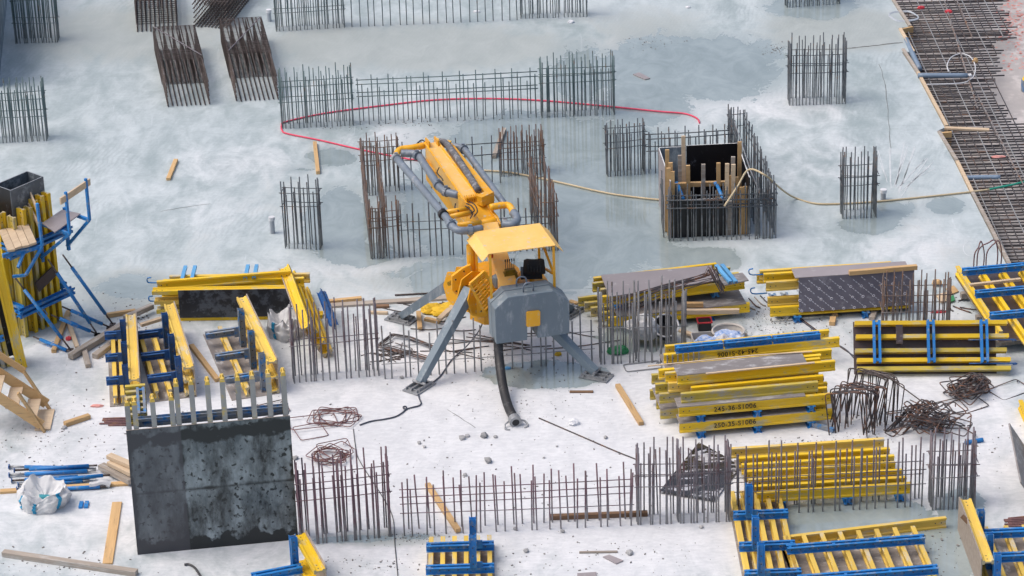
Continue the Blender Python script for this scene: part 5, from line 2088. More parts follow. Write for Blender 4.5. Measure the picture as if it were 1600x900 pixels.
# ------------------------------------------------------------------ timbers lying about
TB = [  # A, B, width, height, z, material, label
    ((263, 280), (275, 250), .10, .07, 0, 'wood', 'short timber lying alone on the wet slab at upper left'),
    ((497, 270), (492, 223), .09, .08, 0, 'wood', 'short timber lying beside the small pool left of the boom core'),
    ((772, 245), (788, 202), .10, .09, .0, 'wood_grey', 'grey timber leaning through the bars right of the boom tip'),
    ((1002, 662), (965, 602), .10, .08, 0, 'wood', 'timber lying alone on the pale slab left of the large yellow stack'),
    ((716, 829), (668, 757), .10, .08, .02, 'wood', 'slanting timber lying behind the nearest sparse purple bars'),
    ((858, 808), (1012, 802), .09, .09, .0, 'wood_dark', 'long brown timber lying along the nearest bar row'),
    ((340, 594), (299, 540), .10, .08, 0, 'wood', 'timber lying between the second and third corner panels'),
    ((5, 864), (214, 895), .13, .10, 0, 'wood_grey', 'long heavy timber lying across the lower left corner'),
    ((168, 881), (183, 785), .18, .035, 0, 'wood', 'wide plank with a knot hole left of the big black wall form'),
    ((101, 663), (140, 650), .11, .09, 0, 'wood', 'stub of timber with a pink end beside the wooden stair'),
    ((110, 557), (205, 500), .14, .12, .02, 'wood_grey', 'thick grey timber lying left of the corner panels'),
    ((148, 557), (196, 522), .13, .11, 0, 'wood_grey', 'second thick grey timber, nearer the corner panels'),
    ((138, 572), (131, 545), .11, .09, 0, 'wood_grey', 'stub of grey timber poking from under the thick grey one'),
    ((84, 549), (107, 487), .10, .08, 0, 'wood', 'brown timber lying under the raking props'),
    ((121, 543), (105, 497), .09, .07, .02, 'wood_pale', 'pale timber lying under the raking props'),
    ((166, 493), (212, 486), .09, .09, 0, 'wood', 'timber at the edge of the damp slab left of the black faced stack'),
    ((195, 497), (238, 478), .12, .10, .1, 'wood_grey', 'grey timber slanting up to the black faced stack'),
    ((220, 508), (252, 498), .09, .07, .15, 'wood_pale', 'pale lath between the leftmost corner panels'),
    ((170, 712), (208, 728), .14, .08, .26, 'wood_pale', 'topmost plank of the small pile against the black wall form'),
    ((172, 722), (208, 740), .16, .08, .17, 'wood_pale', 'second plank of the small pile against the black wall form'),
    ((158, 728), (206, 752), .16, .10, .05, 'wood_grey', 'grey bottom plank of the small pile against the black wall form'),
    ((0, 768), (200, 755), .12, .05, 0, 'wood', 'long plank under the pile of blue props'),
    ((506, 472), (565, 466), .10, .07, 0, 'wood', 'short brown board right of the on edge yellow panel'),
    ((508, 478), (717, 464), .16, .05, .0, 'wood_grey', 'long grey plank running towards the pump'),
    ((576, 488), (606, 489), .07, .06, 0, 'wood_pale', 'pale batten behind the grey bars left of the pump'),
    ((583, 479), (608, 478), .10, .05, 0, 'wood_dark', 'brown offcut beside the long grey plank'),
    ((656, 513), (654, 487), .10, .05, .05, 'wood', 'splintered board standing behind the pump leg'),
    ((686, 499), (717, 470), .12, .06, .1, 'wood_pale', 'plank leaning up towards the pump tower'),
    ((664, 498), (687, 503), .09, .07, 0, 'wood', 'stub of timber between the pump legs'),
    ((1476, 200), (1546, 203), .12, .05, .03, 'wood_pale', 'loose plank lying over the steel mat'),
    ((1078, 562), (1092, 520), .10, .03, .02, 'wood_grey', 'weathered board left of the rubbish carton'),
    ((1160, 547), (1164, 521), .10, .03, .02, 'wood_grey', 'weathered board right of the plastic bags'),
    ((1085, 524), (1062, 516), .10, .05, .06, 'wood_pale', 'board end sticking out over the red crate'),
    ((1300, 506), (1302, 497), .12, .09, 0, 'wood', 'bearer block under the patterned plywood stack'),
    ((1362, 498), (1366, 489), .12, .09, 0, 'wood_grey', 'second bearer block under the patterned plywood stack'),
    ((905, 863), (965, 862), .05, .03, 0, 'wood_grey', 'thin grey batten lying near the lower edge'),
    ((890, 612), (927, 612), .07, .03, 0, 'wood_dark', 'short brown batten lying below the right pump leg'),
    ((903, 474), (890, 470), .09, .04, .02, 'wood', 'reddish board end between pump and right stack'),
    ((1510, 436), (1536, 424), .10, .04, .0, 'wood_pale', 'pale board at the lower end of the slab edge'),
    ((1585, 424), (1600, 436), .3, .03, .0, 'wood_grey', 'grey board lying at the right edge below the steel mat'),
]
for (a, b, w_, h_, z, mm, lbx) in TB:
    p, q = W(a[0], a[1], z + h_ / 2), W(b[0], b[1], z + h_ / 2)
    c_ = (p + q) / 2
    L = (q - p).length
    g = MB()
    g.box((0, 0, 0), (L, w_, h_))
    ob = g.build('plank' if h_ < .06 else 'timber', M[mm])
    ob.matrix_world = Matrix.Translation(c_) @ Matrix.Rotation(math.atan2((q - p).y, (q - p).x), 4, 'Z')
    bv = ob.modifiers.new('bevel', 'BEVEL')
    bv.width = .006
    tag(ob, lbx, 'plank' if h_ < .06 else 'timber', 'timbers lying on the slab')
for c4, lbx, mm in (([(942, 871), (952, 868), (974, 877), (963, 882)], 'small grey plywood offcut near the lower edge', 'ply'), ([(989, 117), (999, 114), (1016, 123), (1008, 125)], 'small plywood offcut lying in the wet upper slab', 'ply'), ([(902, 897), (932, 895), (932, 905), (902, 905)], 'plywood offcut cut by the lower edge', 'ply')):
    g = MB()
    g.prism([W(x, y, .004) for x, y in c4], V((0, 0, .02)))
    tag(g.build('plywood_offcut', M[mm]), lbx, 'plywood')
# dark diamond of plywood, wet
wp = mat('wet dark plywood', (.05, .045, .045), (.03, .028, .028), 3, .12, 0, c3=(.50, .50, .53), cover=.28, s3=2.2, sharp=.02, stretch=(.7, 1.6, 1))
g = MB()
g.prism([W(x, y, .03) for x, y in [(1030, 769), (1116, 783), (1158, 728), (1092, 692)]], V((0, 0, .02)))
ob = g.build('plywood_sheet', wp)
tag(ob, 'dark diamond shaped plywood sheet with white dust, behind the dense grey cage', 'plywood')

# ------------------------------------------------------------------ hoses, cables, wires


def hose(label, pts, r, m, name='hose', cat='hose', k=7, n=7):
    g = MB()
    P_ = [W(p[0], p[1], p[2] if len(p) > 2 else r + .004) for p in pts]
    c0 = P_[0].copy()
    g.tube([p - c0 for p in curve(P_, k)], r, n)
    ob = g.build(name, M[m], None, c0, smooth=True)
    return tag(ob, label, cat)


hose('long red hose sweeping in a loop through the second wall line', [(655, 251), (620, 245), (565, 234), (500, 219), (450, 209), (441, 204), (440, 196), (447, 190), (507, 177), (597, 165), (681, 156), (765, 154), (847, 157), (960, 167), (1030, 174), (1067, 177), (1084, 182), (1091, 187), (1093, 192)], .02, 'red')
hose('tan hose running from the boom core to the shaft core', [(752, 266), (800, 270), (870, 284), (945, 301), (1000, 309), (1040, 313)], .022, 'tan')
hose('tan hose hung over the right core corner and running to the slab edge', [(1132, 322, .9), (1152, 292, 1.2), (1170, 265, 1.42), (1196, 274, 1.42), (1212, 288, .9), (1228, 301, .3), (1245, 310), (1275, 318), (1320, 318), (1380, 314), (1450, 307), (1515, 300), (1546, 296)], .022, 'tan')
hose('green hose joining the tan one over the steel mat', [(1546, 296, .01), (1560, 293, .01), (1585, 288, .01), (1612, 281, .01)], .026, 'green')
hose('blue grey cable curling from the near left pump foot', [(653, 609), (655, 622), (658, 630), (654, 634), (646, 636), (633, 639), (630, 636), (634, 635), (634, 640), (620, 650), (600, 655), (580, 658), (562, 664)], .014, 'cable', 'cable', 'cable')
hose('thin wire running from the tangled stirrups to the lower edge', [(552, 670), (556, 700), (563, 722), (600, 780), (614, 810), (617, 850), (622, 905)], .008, 'wire', 'wire', 'wire')
hose('thin rod lying across the pale slab towards the nearest cage', [(842, 653), (900, 678), (960, 704), (995, 718)], .012, 'stirrup', 'loose_bar', 'bar')
hose('thin bar running from the patterned stack to the right tangle of stirrups', [(1245, 493), (1310, 540), (1380, 585), (1410, 605), (1470, 648), (1525, 680)], .011, 'stirrup', 'loose_bar', 'bar')
hose('dark cable lying below the patterned plywood stack', [(1240, 492), (1290, 528), (1320, 545), (1335, 560)], .014, 'cable', 'cable', 'cable')
hose('black hose hanging from the pump tower to its near foot', [(757, 478, .9), (752, 510, .45), (730, 540, .1), (706, 562), (690, 585), (678, 596), (665, 604)], .014, 'cable', 'cable', 'cable')
hose('curved black wire beside the big wall form at the lower left', [(288, 882), (296, 882), (305, 888), (314, 902)], .022, 'wire', 'wire', 'wire')
hose('coiled grey hose at the top of the steel mat', [(1412 + 22 * math.cos(t) + 3 * math.sin(3 * t), 24 + 8 * math.sin(t) + t * .15, .0) for t in [k * .55 for k in range(34)]], .012, 'pvc', 'hose_coil', 'hose', 3, 5)
hose('thin white hose looped in a ring over the steel mat', [(1445, 132, .02), (1500, 130, .02), (1516, 124, .02), (1523, 115, .02), (1523, 100, .02), (1515, 88, .02), (1500, 84, .02), (1486, 90, .02), (1480, 102, .02), (1482, 112, .02)], .014, 'white')
hose('blue grey plastic pipe lying across the steel mat', [(1434, 118, .06), (1470, 118, .06), (1512, 118, .06)], .06, 'pvc_blue', 'plastic_pipe', 'pipe', 4, 10)
hose('blue grey pipe running along the slab edge in the steel mat', [(1416, 62, -.02), (1426, 85, -.02), (1437, 108, -.02)], .07, 'pvc_blue', 'plastic_pipe', 'pipe', 4, 10)
hose('blue grey pipe half buried in the steel mat near the tan hose', [(1505, 278, -.06), (1535, 277, -.06), (1563, 277, -.06)], .05, 'pvc_blue', 'plastic_pipe', 'pipe', 4, 10)
hose('rusty bar lying behind the far pump leg', [(617, 461), (712, 456)], .018, 'cage_rust', 'loose_bar', 'bar')
for i, (pts, lbx) in enumerate([([(595, 538), (615, 523), (640, 527), (680, 543)], 'upper'), ([(592, 541), (620, 548), (670, 562)], 'lower')]):
    g = MB()
    P_ = [W(*p, .05) for p in pts]
    for k in range(5):
        of = V((random.uniform(-.05, .05), random.uniform(-.08, .08), random.uniform(0, .05)))
        g.tube([p + of for p in P_], .010, 5)
    tag(g.build('bar_bundle', M['stirrup']), lbx + ' bundle of thin bent bars lying left of the near pump leg', 'bar bundle', 'bar bundles under the pump')
rr = random.Random(12)
for k in range(16):
    x, y = rr.uniform(690, 930), rr.uniform(520, 556)
    a_ = rr.uniform(-.2, .35)
    L = rr.uniform(40, 120)
    hose('thin bar lying among the others under the pump', [(x - L / 2, y - a_ * L * .4), (x, y + rr.uniform(-2, 2)), (x + L / 2, y + a_ * L * .4)], .010, 'stirrup' if k % 2 else 'cage_rust', 'loose_bar', 'bar', 3, 5)['group'] = 'thin bars lying under the pump'
for k in range(9):
    x, y = rr.uniform(618, 720), rr.uniform(470, 515)
    a_ = rr.uniform(-.6, .6)
    hose('thin bar lying in the litter behind the near pump leg', [(x - 25, y - a_ * 12), (x + 3, y + 2), (x + 25, y + a_ * 12)], .011, 'cage_rust', 'loose_bar', 'bar', 3, 5)['group'] = 'thin bars behind the pump leg'
for k in range(5):
    hose('rusty bar in the small bundle left of the big wall form', [(158 + rr.uniform(-8, 12), 654 + k * 2.6), (200, 653 + k * 2.8), (238, 656 + k * 2.4)], .016, 'rust_purple', 'loose_bar', 'bar', 3, 6)['group'] = 'rusty bar bundle left of the wall form'
for k in range(6):
    hose('brown bar in the bundle at the right edge', [(1570 + rr.uniform(-3, 6), 810 + k * 2.3), (1615, 806 + k * 3.2)], .017, 'rust_purple', 'loose_bar', 'bar', 3, 6)['group'] = 'brown bar bundle at the right edge'
for k in range(5):
    hose('thin dark strip scattered right of the stack behind the grey bars', [(1152 + k * 9, 470 - k * 2), (1162 + k * 9, 482 - k * 2.5), (1172 + k * 8, 487 - k * 3)], .014, 'wood_grey' if k % 2 else 'stirrup', 'loose_bar', 'bar', 3, 5)['group'] = 'dark strips beside the stack'
for k, (a, b) in enumerate([((1498, 470), (1517, 462)), ((1489, 478), (1516, 488)), ((1500, 480), (1527, 484))]):
    hose('dark bar lying left of the tilted yellow panel', [a, ((a[0] + b[0]) / 2, (a[1] + b[1]) / 2 + .5), b], .014, 'stirrup', 'loose_bar', 'bar', 3, 5)['group'] = 'dark bars beside the tilted panel'

# ------------------------------------------------------------------ loose stirrups


def ring_pts(a, b, r=.05):
    out = []
    for cx, cy, s in ((a / 2 - r, b / 2 - r, 0), (-a / 2 + r, b / 2 - r, 90), (-a / 2 + r, -b / 2 + r, 180), (a / 2 - r, -b / 2 + r, 270)):
        for k in range(3):
            t = R(s + 45 * k)
            out.append(V((cx + r * math.cos(t), cy + r * math.sin(t), 0)))
    return out


STM = {}


def stirrup(label, group, px_, py_, z, a, b, rot, r=.011, m='stirrup', u=False, name='stirrup'):
    k = (round(a, 2), round(b, 2), r, m, u)
    if k not in STM:
        g = MB()
        p = ring_pts(a, b)
        if u:
            g.tube([V((-a / 2, -b / 2, 0))] + p[3:6][::-1] * 0 + [p[5], p[4], p[3]] + [p[2], p[1], p[0]] + [V((a / 2, -b / 2, 0))], r, 6)
        else:
            g.tube(p, r, 6, closed=True)
            g.tube([p[0], p[0] + V((-.07, -.07, .01))], r, 5)
        STM[k] = g.mesh(name, M[m], smooth=True)
    ob = put(name, STM[k])
    ob.matrix_world = Matrix.Translation(W(px_, py_, z)) @ rot
    return tag(ob, label, 'stirrup', group)


def eul(x, y, z):
    return Matrix.Rotation(R(z), 4, 'Z') @ Matrix.Rotation(R(y), 4, 'Y') @ Matrix.Rotation(R(x), 4, 'X')


rr = random.Random(21)
for k in range(17):
    t = k / 16
    stirrup('bent bar hoop in the front row standing left of the tangled heap', 'front row of standing hoops', 1322 + 34 * t + rr.uniform(-4, 4), 646 - 12 * t + rr.uniform(-5, 5), .42, .62 + rr.uniform(-.1, .1), .84, eul(90 + rr.uniform(-22, 2), rr.uniform(-14, 14), -22 + rr.uniform(-16, 16)), .012, u=True)
for k in range(13):
    t = k / 12
    stirrup('bent bar hoop in the rear row beside the five beam panel', 'rear row of standing hoops', 1344 + 44 * t + rr.uniform(-3, 3), 618 + 4 * t + rr.uniform(-4, 4), .46, .6, .9, eul(90 + rr.uniform(-16, 4), rr.uniform(-10, 10), -32 + rr.uniform(-12, 12)), .012, m='cage_rust', u=True)
for k in range(24):
    stirrup('rusty bent hoop in the large tangled heap at right', 'large tangled heap of hoops', 1450 + rr.gauss(0, 22), 652 + rr.gauss(0, 9), .08 + rr.uniform(0, .32), .66 + rr.uniform(-.2, .2), .32 + rr.uniform(-.08, .1), eul(rr.uniform(-50, 50), rr.uniform(-30, 30), rr.uniform(-40, 40)), .012)
for k in range(9):
    stirrup('bent hoop leaning as a fan at the left of the large tangled heap', 'fan of hoops', 1408 + k * 4 + rr.uniform(-2, 2), 660 - k * 1.5, .16, .7, .26, eul(rr.uniform(-10, 30), -32 + rr.uniform(-8, 8), 30 + rr.uniform(-10, 10)), .013)
for k in range(22):
    stirrup('dark diamond hoop in the small heap below the five beam panel', 'small heap of diamond hoops', 1517 + rr.gauss(0, 8), 604 + rr.gauss(0, 3), .06 + rr.uniform(0, .2), .62, .40, eul(rr.uniform(-35, 35), rr.uniform(-25, 25), 30 + rr.uniform(-25, 25)), .012)
for k in range(9):
    stirrup('thin rusty hoop lying spread right of the big wall form', 'thin hoops spread on the pale slab', 512 + rr.uniform(-40, 32), 662 + rr.uniform(-14, 14), .02 + k * .004, .72 + rr.uniform(-.2, .25), .52, eul(rr.uniform(-4, 4), rr.uniform(-4, 4), rr.uniform(-50, 50)), .0085, m='rust_purple')
for k in range(10):
    stirrup('thin rusty hoop in the small tangle above the purple bar cage', 'small tangle of thin hoops', 520 + rr.gauss(0, 6), 709 + rr.gauss(0, 4), .03 + rr.uniform(0, .1), .55 + rr.uniform(-.1, .1), .42, eul(rr.uniform(-18, 18), rr.uniform(-12, 12), rr.uniform(-50, 50)), .0085, m='rust_purple')
for x, y, lbx in ((1578, 609, 'single thin hoop lying alone near the right edge'), (1478, 637, 'thin hoop lying right of the large tangled heap'), (1510, 633, 'outermost thin hoop right of the large tangled heap'), (420, 640, 'thin hoop lying behind the pale beams of the wall form')):
    stirrup(lbx, None, x, y, .015, .75, .5, eul(2, -2, rr.uniform(15, 40)), .0095) if False else None
    ob = stirrup(lbx, 'single hoops', x, y, .015, .72, .5, eul(2, -2, rr.uniform(15, 40)), .0095)
stirrup('large thin hoop lying at the foot of the grey bar cage right of the pump', 'single hoops', 1004, 572, .02, .72, .32, eul(0, 0, 10), .012, m='bar_grey')
for k in range(9):
    t = rr.uniform(0, 6)
    hose('curl of thin wire in the litter below the left grey cage', [(580 + rr.uniform(-18, 55), 545 + rr.uniform(-12, 16)), (590 + rr.uniform(-18, 60), 550 + rr.uniform(-10, 10)), (600 + rr.uniform(-20, 60), 556 + rr.uniform(-10, 8)), (585 + rr.uniform(-10, 40), 562 + rr.uniform(-8, 4))], .008, 'cage_rust', 'wire', 'wire', 5, 5)['group'] = 'curls of wire'
# arched bars behind the tilted panel
for k, (x0, x1, y) in enumerate([(1521, 1535, 426), (1526, 1556, 424), (1540, 1562, 425)]):
    g = MB()
    p, q = W(x0, y + 10), W(x1, y + 6)
    hh = .72
    g.tube(curve([p, p + V((0, 0, hh * .75)), p + V((.08, 0, hh)), (p + q) / 2 + V((0, 0, hh + .04)), q + V((-.05, 0, hh + .08)), q + V((.02, 0, hh * .7)), q], 4), .014, 6)
    tag(g.build('arched_bar', M['rust_purple'], smooth=True), ['left', 'middle', 'right'][k] + ' one of three arched bars standing behind the tilted yellow panel', 'bar', 'arched bars')

# ------------------------------------------------------------------ pile of blue props, bags, rubbish
PR = [((14, 729), (150, 732)), ((22, 735), (152, 727)), ((14, 742), (150, 735)), ((18, 751), (133, 744)), ((28, 757), (150, 746)), ((62, 752), (172, 742)), ((26, 764), (140, 750)), ((75, 765), (165, 760))]
PL_ = ['rearmost blue prop of the fanned pile', 'second blue prop of the fanned pile, its tip under another', 'third blue prop with a flanged left end', 'fourth blue prop with a thin spindle at the left', 'fifth blue prop of the fanned pile', 'blue prop reaching farthest right in the pile', 'blue prop lying nearest the bag in the pile', 'blue prop with a rag tied round it beside the white bag']
for k, ((a, b), lbx) in enumerate(zip(PR, PL_)):
    z = .05 + (.06 if k in (1, 5) else 0)
    p, q = W(*a, z), W(*b, z)
    o = thing('steel_prop', lbx, 'prop', p, group='pile of blue props')
    d = q - p
    g = MB()
    g.tube([d * .18, d * .9], .036, 9)
    g.build('prop_tube', M['blue'], o, smooth=True)
    for t0, t1 in ((.0, .2), (.88, 1)):
        g = MB()
        g.tube([d * t0, d * t1], .02, 7)
        g.build('threaded_end', M['cage_rust'] if k % 2 else M['steel'], o, smooth=True)
    g = MB()
    u = d.normalized()
    g.tube([d * .0 - u * .006, u * .012], .05, 10)
    g.build('end_plate', M['blue_dark'], o)
g = MB()
p = W(150, 757, .08)
g.tube(curve([p + V((-.12, -.02, 0)), p, p + V((.12, .03, .02)), p + V((.26, .02, -.03))], 4), .06, 8)
rg = g.build('rag', M['white_bag'])
tag(rg, 'dusty rag tied round the nearest blue prop', 'rag')


def bag(label, px_, py_, rx, ry, hh, seed, strap=True, open_=True, rz=0.0, m='white_bag'):
    o = thing('big_bag', label, 'bag', W(px_, py_), rz)
    nu, nv = 60, 22
    vs, fs = [], []
    for j in range(nv + 1):
        t = j / nv
        # profile: from foot up the side, over the lip, down into the mouth
        if t < .62:
            s = t / .62
            rr_ = .90 + .14 * math.sin(math.pi * s) - .12 * s
            z = hh * s ** .85
        else:
            s = (t - .62) / .38
            rr_ = .90 - .62 * s
            z = hh * (1 - .55 * s * (1 if open_ else .3))
        for i in range(nu):
            a_ = 2 * math.pi * i / nu
            ca, sa = math.cos(a_), math.sin(a_)
            dn = noise.noise(V((ca * 1.5 + seed, sa * 1.5, t * 2.0)))
            rd_ = 1 - 2.2 * abs(noise.noise(V((ca * 3.2 + seed, sa * 3.2, t * 4.0 + seed))))      # creases
            d2 = noise.noise(V((ca * 6 + seed, sa * 6, t * 9.0)))
            q = rr_ * (1 + .26 * dn + .10 * (rd_ - .4) + .05 * d2)
            zz = z * (1 + .75 * noise.noise(V((ca * 1.5 + seed * 2, sa * 1.5, 5))) + .22 * (rd_ - .4))
            vs.append((q * rx * ca, q * ry * sa, max(.005, zz) if j else .003))
    for j in range(nv):
        for i in range(nu):
            fs.append((j * nu + i, j * nu + (i + 1) % nu, (j + 1) * nu + (i + 1) % nu, (j + 1) * nu + i))
    fs.append(tuple(nv * nu + i for i in range(nu)))
    g = MB()
    g.add(vs, fs)
    body = g.build('bag_body', M[m], o, smooth=False)
    sb = body.modifiers.new('subdivision', 'SUBSURF')
    sb.levels = 1
    sb.render_levels = 1
    if strap:
        for a0 in strap:
            i = int((a0 % 360) / 360 * nu)
            pts = [V(vs[j * nu + i]) for j in range(0, 16)]
            g = MB()
            tn = V((-math.sin(R(a0)), math.cos(R(a0)), 0))
            ra = V((math.cos(R(a0)), math.sin(R(a0)), 0))
            for p, q in zip(pts, pts[1:]):
                of = ra * .015 + V((0, 0, .012))
                g.add([p + of - tn * .035, p + of + tn * .035, q + of + tn * .035, q + of - tn * .035], [(0, 1, 2, 3)])
            so2 = g.build('strap', M['strap'], body, fix=False)
            md = so2.modifiers.new('thick', 'SOLIDIFY')
            md.thickness = .008
    return o


bg_ = bag('slumped white bulk bag with blue straps in front of the blue props', 70, 788, .48, .42, .33, 3.3, strap=(255, 312, 205))
g = MB()
g.tube([V((-.08, .0, .12)), V((.10, .03, .13))], .09, 8, r2=.05)
g.build('turquoise_lining', M['turq'], bg_)
bag('white bulk bag with a blue strap behind the left grey bars', 446, 520, .38, .42, .42, 8.1, strap=(235, 60))
# rubbish heap
g = MB()
P_ = W(1106, 547)
o = thing('carton', 'low pale carton holding torn plastic in the rubbish heap', 'carton', P_, R(4))
g = MB()
for c_, s_ in (((0, -.16, .10), (.56, .015, .20)), ((0, .42, .10), (.56, .015, .20)), ((-.28, .13, .10), (.015, .56, .20)), ((.28, .13, .10), (.015, .56, .20)), ((0, .13, .012), (.56, .56, .012))):
    g.box(c_, s_)
g.build('carton_body', M['cardboard'], o)


def lump(name, label, cat, px_, py_, z, rx, ry, rz_, seed, m):
    bm = bmesh.new()
    bmesh.ops.create_icosphere(bm, subdivisions=3, radius=1)
    for v in bm.verts:
        k = 1 + .32 * noise.noise(v.co * 1.7 + V((seed, 0, 0))) + .16 * noise.noise(v.co * 4.5 + V((seed, 3, 0)))
        v.co = V((v.co.x * rx * k, v.co.y * ry * k, max(-rz_ * .55, v.co.z * rz_ * k)))
    me_ = bpy.data.meshes.new(name)
    bm.to_mesh(me_)
    bm.free()
    me_.materials.append(M[m])
    ob = put(name, me_, None, W(px_, py_, z + rz_ * .5))
    return tag(ob, label, cat)


lump('plastic_bag', 'crumpled blue and lilac plastic lying on the carton', 'plastic bag', 1104, 536, .1, .24, .2, .14, 2, 'blue_bag')
lump('plastic_bag', 'bright blue plastic bag lying in the round tub of rubbish', 'plastic bag', 1138, 527, .12, .30, .24, .13, 5, 'blue_bag')
lump('plastic_bag', 'white bag with dark spots at the front of the rubbish heap', 'plastic bag', 1135, 545, .0, .26, .2, .30, 9, 'print_bag')
lump('plastic_bag', 'pale turquoise plastic film in the carton', 'plastic bag', 1110, 541, .08, .18, .14, .1, 12, 'white')
lump('plaster_lump', 'white lump of plaster on the pale slab near the hose end', 'lump', 896, 660, 0, .11, .09, .07, 15, 'white')
g = MB()
c0 = W(1138, 531, .0)
g.tube([c0 + V((.32 * math.cos(t), .32 * math.sin(t), .20)) for t in [2 * math.pi * k / 20 for k in range(20)]], .025, 6, closed=True)
vs = []
n_ = 20
for r_, z in ((.26, .01), (.32, .2)):
    vs += [c0 + V((r_ * math.cos(2 * math.pi * k / n_), r_ * math.sin(2 * math.pi * k / n_), z)) for k in range(n_)]
g.add(vs, [(k, (k + 1) % n_, n_ + (k + 1) % n_, n_ + k) for k in range(n_)] + [tuple(range(n_))])
tag(g.build('round_tub', M['cardboard']), 'pale round tub holding blue plastic in the rubbish heap', 'tub')
o = thing('crate', 'small dark crate with a red rim behind the carton', 'crate', W(1101, 516), R(3))
g = MB()
g.box((0, .05, .1), (.26, .22, .18))
g.build('crate_body', M['black'], o)
g = MB()
for c_, s_ in (((0, -.07, .2), (.30, .025, .025)), ((0, .17, .2), (.30, .025, .025)), ((-.14, .05, .2), (.025, .24, .025)), ((.14, .05, .2), (.025, .24, .025))):
    g.box(c_, s_)
g.build('crate_rim', M['red_paint'], o)
for x, y, r_, lbx in ((1006, 530, .24, 'smaller dark tub with a pale rim behind the grey bar cage'), (1040, 530, .25, 'larger dark tub with a pale rim behind the grey bar cage')):
    o = thing('rubber_tub', lbx, 'tub', W(x, y), group='dark tubs')
    g = MB()
    c0 = V((0, 0, 0))
    vs = []
    n_ = 22
    tilt_ = Matrix.Rotation(R(38), 3, 'X')
    prf = ((r_ * .8, .0), (r_, .28), (r_ * .95, .28), (r_ * .74, .04))
    for q_, z in prf:
        vs += [tilt_ @ V((q_ * math.cos(2 * math.pi * k / n_), q_ * math.sin(2 * math.pi * k / n_), z)) + V((0, 0, .17)) for k in range(n_)]
    for j in range(3):
        g.add(vs[j * n_:(j + 2) * n_], [(k, (k + 1) % n_, n_ + (k + 1) % n_, n_ + k) for k in range(n_)])
    g.add(vs[3 * n_:], [tuple(range(n_))])
    g.build('tub_body', M['rubber'], o)
    g = MB()
    g.tube(vs[n_:2 * n_], .018, 6, closed=True)
    g.build('tub_rim', M['white'], o)
lump('white_sack', 'grey white sack slumped behind the grey bar cage', 'sack', 1004, 515, .15, .34, .2, .3, 31, 'white_bag')
lump('green_netting', 'scrap of green netting at the foot of the grey bar cage', 'netting', 966, 548, 0, .2, .12, .1, 33, 'green_net')
for k, (x, y) in enumerate(((676, 482), (692, 486), (704, 480))):
    lump('yellow_webbing', ['left', 'middle', 'right'][k] + ' tangle of yellow webbing behind the near pump leg', 'webbing', x, y, .02, .24, .16, .10, 40 + k, 'yellow_strap')['group'] = 'tangles of yellow webbing'
lump('yellow_scrap', 'small yellow cap lying under the pump right of the hose', 'cap', 872, 553, .0, .07, .06, .05, 50, 'yellow_strap')
lump('blue_litter', 'scrap of pale blue plastic under the counterweight', 'litter', 793, 575, 0, .07, .05, .03, 51, 'blue_light')
lump('red_rag', 'red rag behind the small stub of timber by the stair', 'rag', 152, 634, 0, .12, .05, .03, 52, 'splat')
lump('orange_litter', 'orange scrap under the raking props', 'litter', 107, 529, 0, .06, .06, .05, 53, 'red_paint')
g = MB()
for x in (-.05, .05):
    g.box((x, 0, .02), (.07, .22, .04))
ob = g.build('blue_clamp', M['blue'], None, W(131, 790))
tag(ob, 'small blue double clamp lying right of the slumped bag', 'clamp')
hose('short blue channel lying at the right of the corner cage', [(1508, 692), (1522, 689), (1536, 687)], .04, 'blue', 'steel_channel', 'channel', 3, 6)
# cardboard scraps right of the brown column cage
for k, (c4, mm, lbx) in enumerate([([(1478, 452), (1490, 447), (1498, 456), (1484, 462)], 'wood', 'tan board right of the brown column cage'), ([(1462, 462), (1480, 457), (1490, 468), (1470, 474)], 'wood_pale', 'pale board inside the brown column cage'), ([(1478, 468), (1490, 462), (1492, 470), (1482, 474)], 'green_net', 'greenish board right of the brown column cage')]):
    g = MB()
    g.prism([W(x, y, .01 + .01 * k) for x, y in c4], V((0, 0, .02)))
    tag(g.build('board_scrap', M[mm]), lbx, 'board')
lump('pink_rag', 'pink rag beside the brown column cage', 'rag', 1468, 487, 0, .18, .05, .03, 60, 'red_paint')
lump('orange_rag', 'orange rag behind the brown column cage', 'rag', 1464, 441, .05, .1, .08, .06, 61, 'wood')
# pipe stubs
for x, y, ty, rr_, mm, lbx in ((426, 364, 340, .055, 'pvc', 'grey pipe stub standing left of the small open cage'), (1380, 312, 297, .06, 'pvc', 'short wet pipe stub right of the narrow column cage'), (421, 33, 16, .055, 'pvc', 'grey pipe stub beside the farthest wall line')):
    o = thing('pipe_stub', lbx, 'pipe', W(x, y), group='pipe stubs')
    hh = HT(x, y, ty)
    g = MB()
    g.tube([(0, 0, -.02), (0, 0, hh * .5), (0, 0, hh)], rr_, 14)
    g.build('pipe_body', M[mm], o, smooth=False)
    g = MB()
    g.tube([(0, 0, hh - .06), (0, 0, hh + .02)], rr_ + .014, 14)
    g.build('pipe_cap', M['white'], o)
lump('white_litter', 'white scrap at the foot of the farthest wall line', 'litter', 745, 18, 0, .09, .06, .04, 71, 'white')
lump('white_litter', 'white scrap in front of the farthest right cage', 'litter', 892, 34, 0, .08, .06, .05, 72, 'white')
lump('white_litter', 'white scrap alone on the upper slab', 'litter', 1075, 11, 0, .06, .05, .03, 73, 'white')
lump('white_scrap', 'white pipe end on the ring of hose over the steel mat', 'cap', 1515, 118, .0, .06, .05, .05, 74, 'white')
lump('tan_block', 'tan block on the hose ring over the steel mat', 'block', 1524, 95, .0, .07, .05, .07, 75, 'wood')
lump('pink_scrap', 'pink cap lying in the steel mat near the green hose', 'cap', 1560, 245, .0, .16, .05, .03, 76, 'splat')
lump('orange_scrap', 'orange cap in the steel mat by the hose coil', 'cap', 1439, 12, .0, .09, .06, .05, 77, 'red_paint')
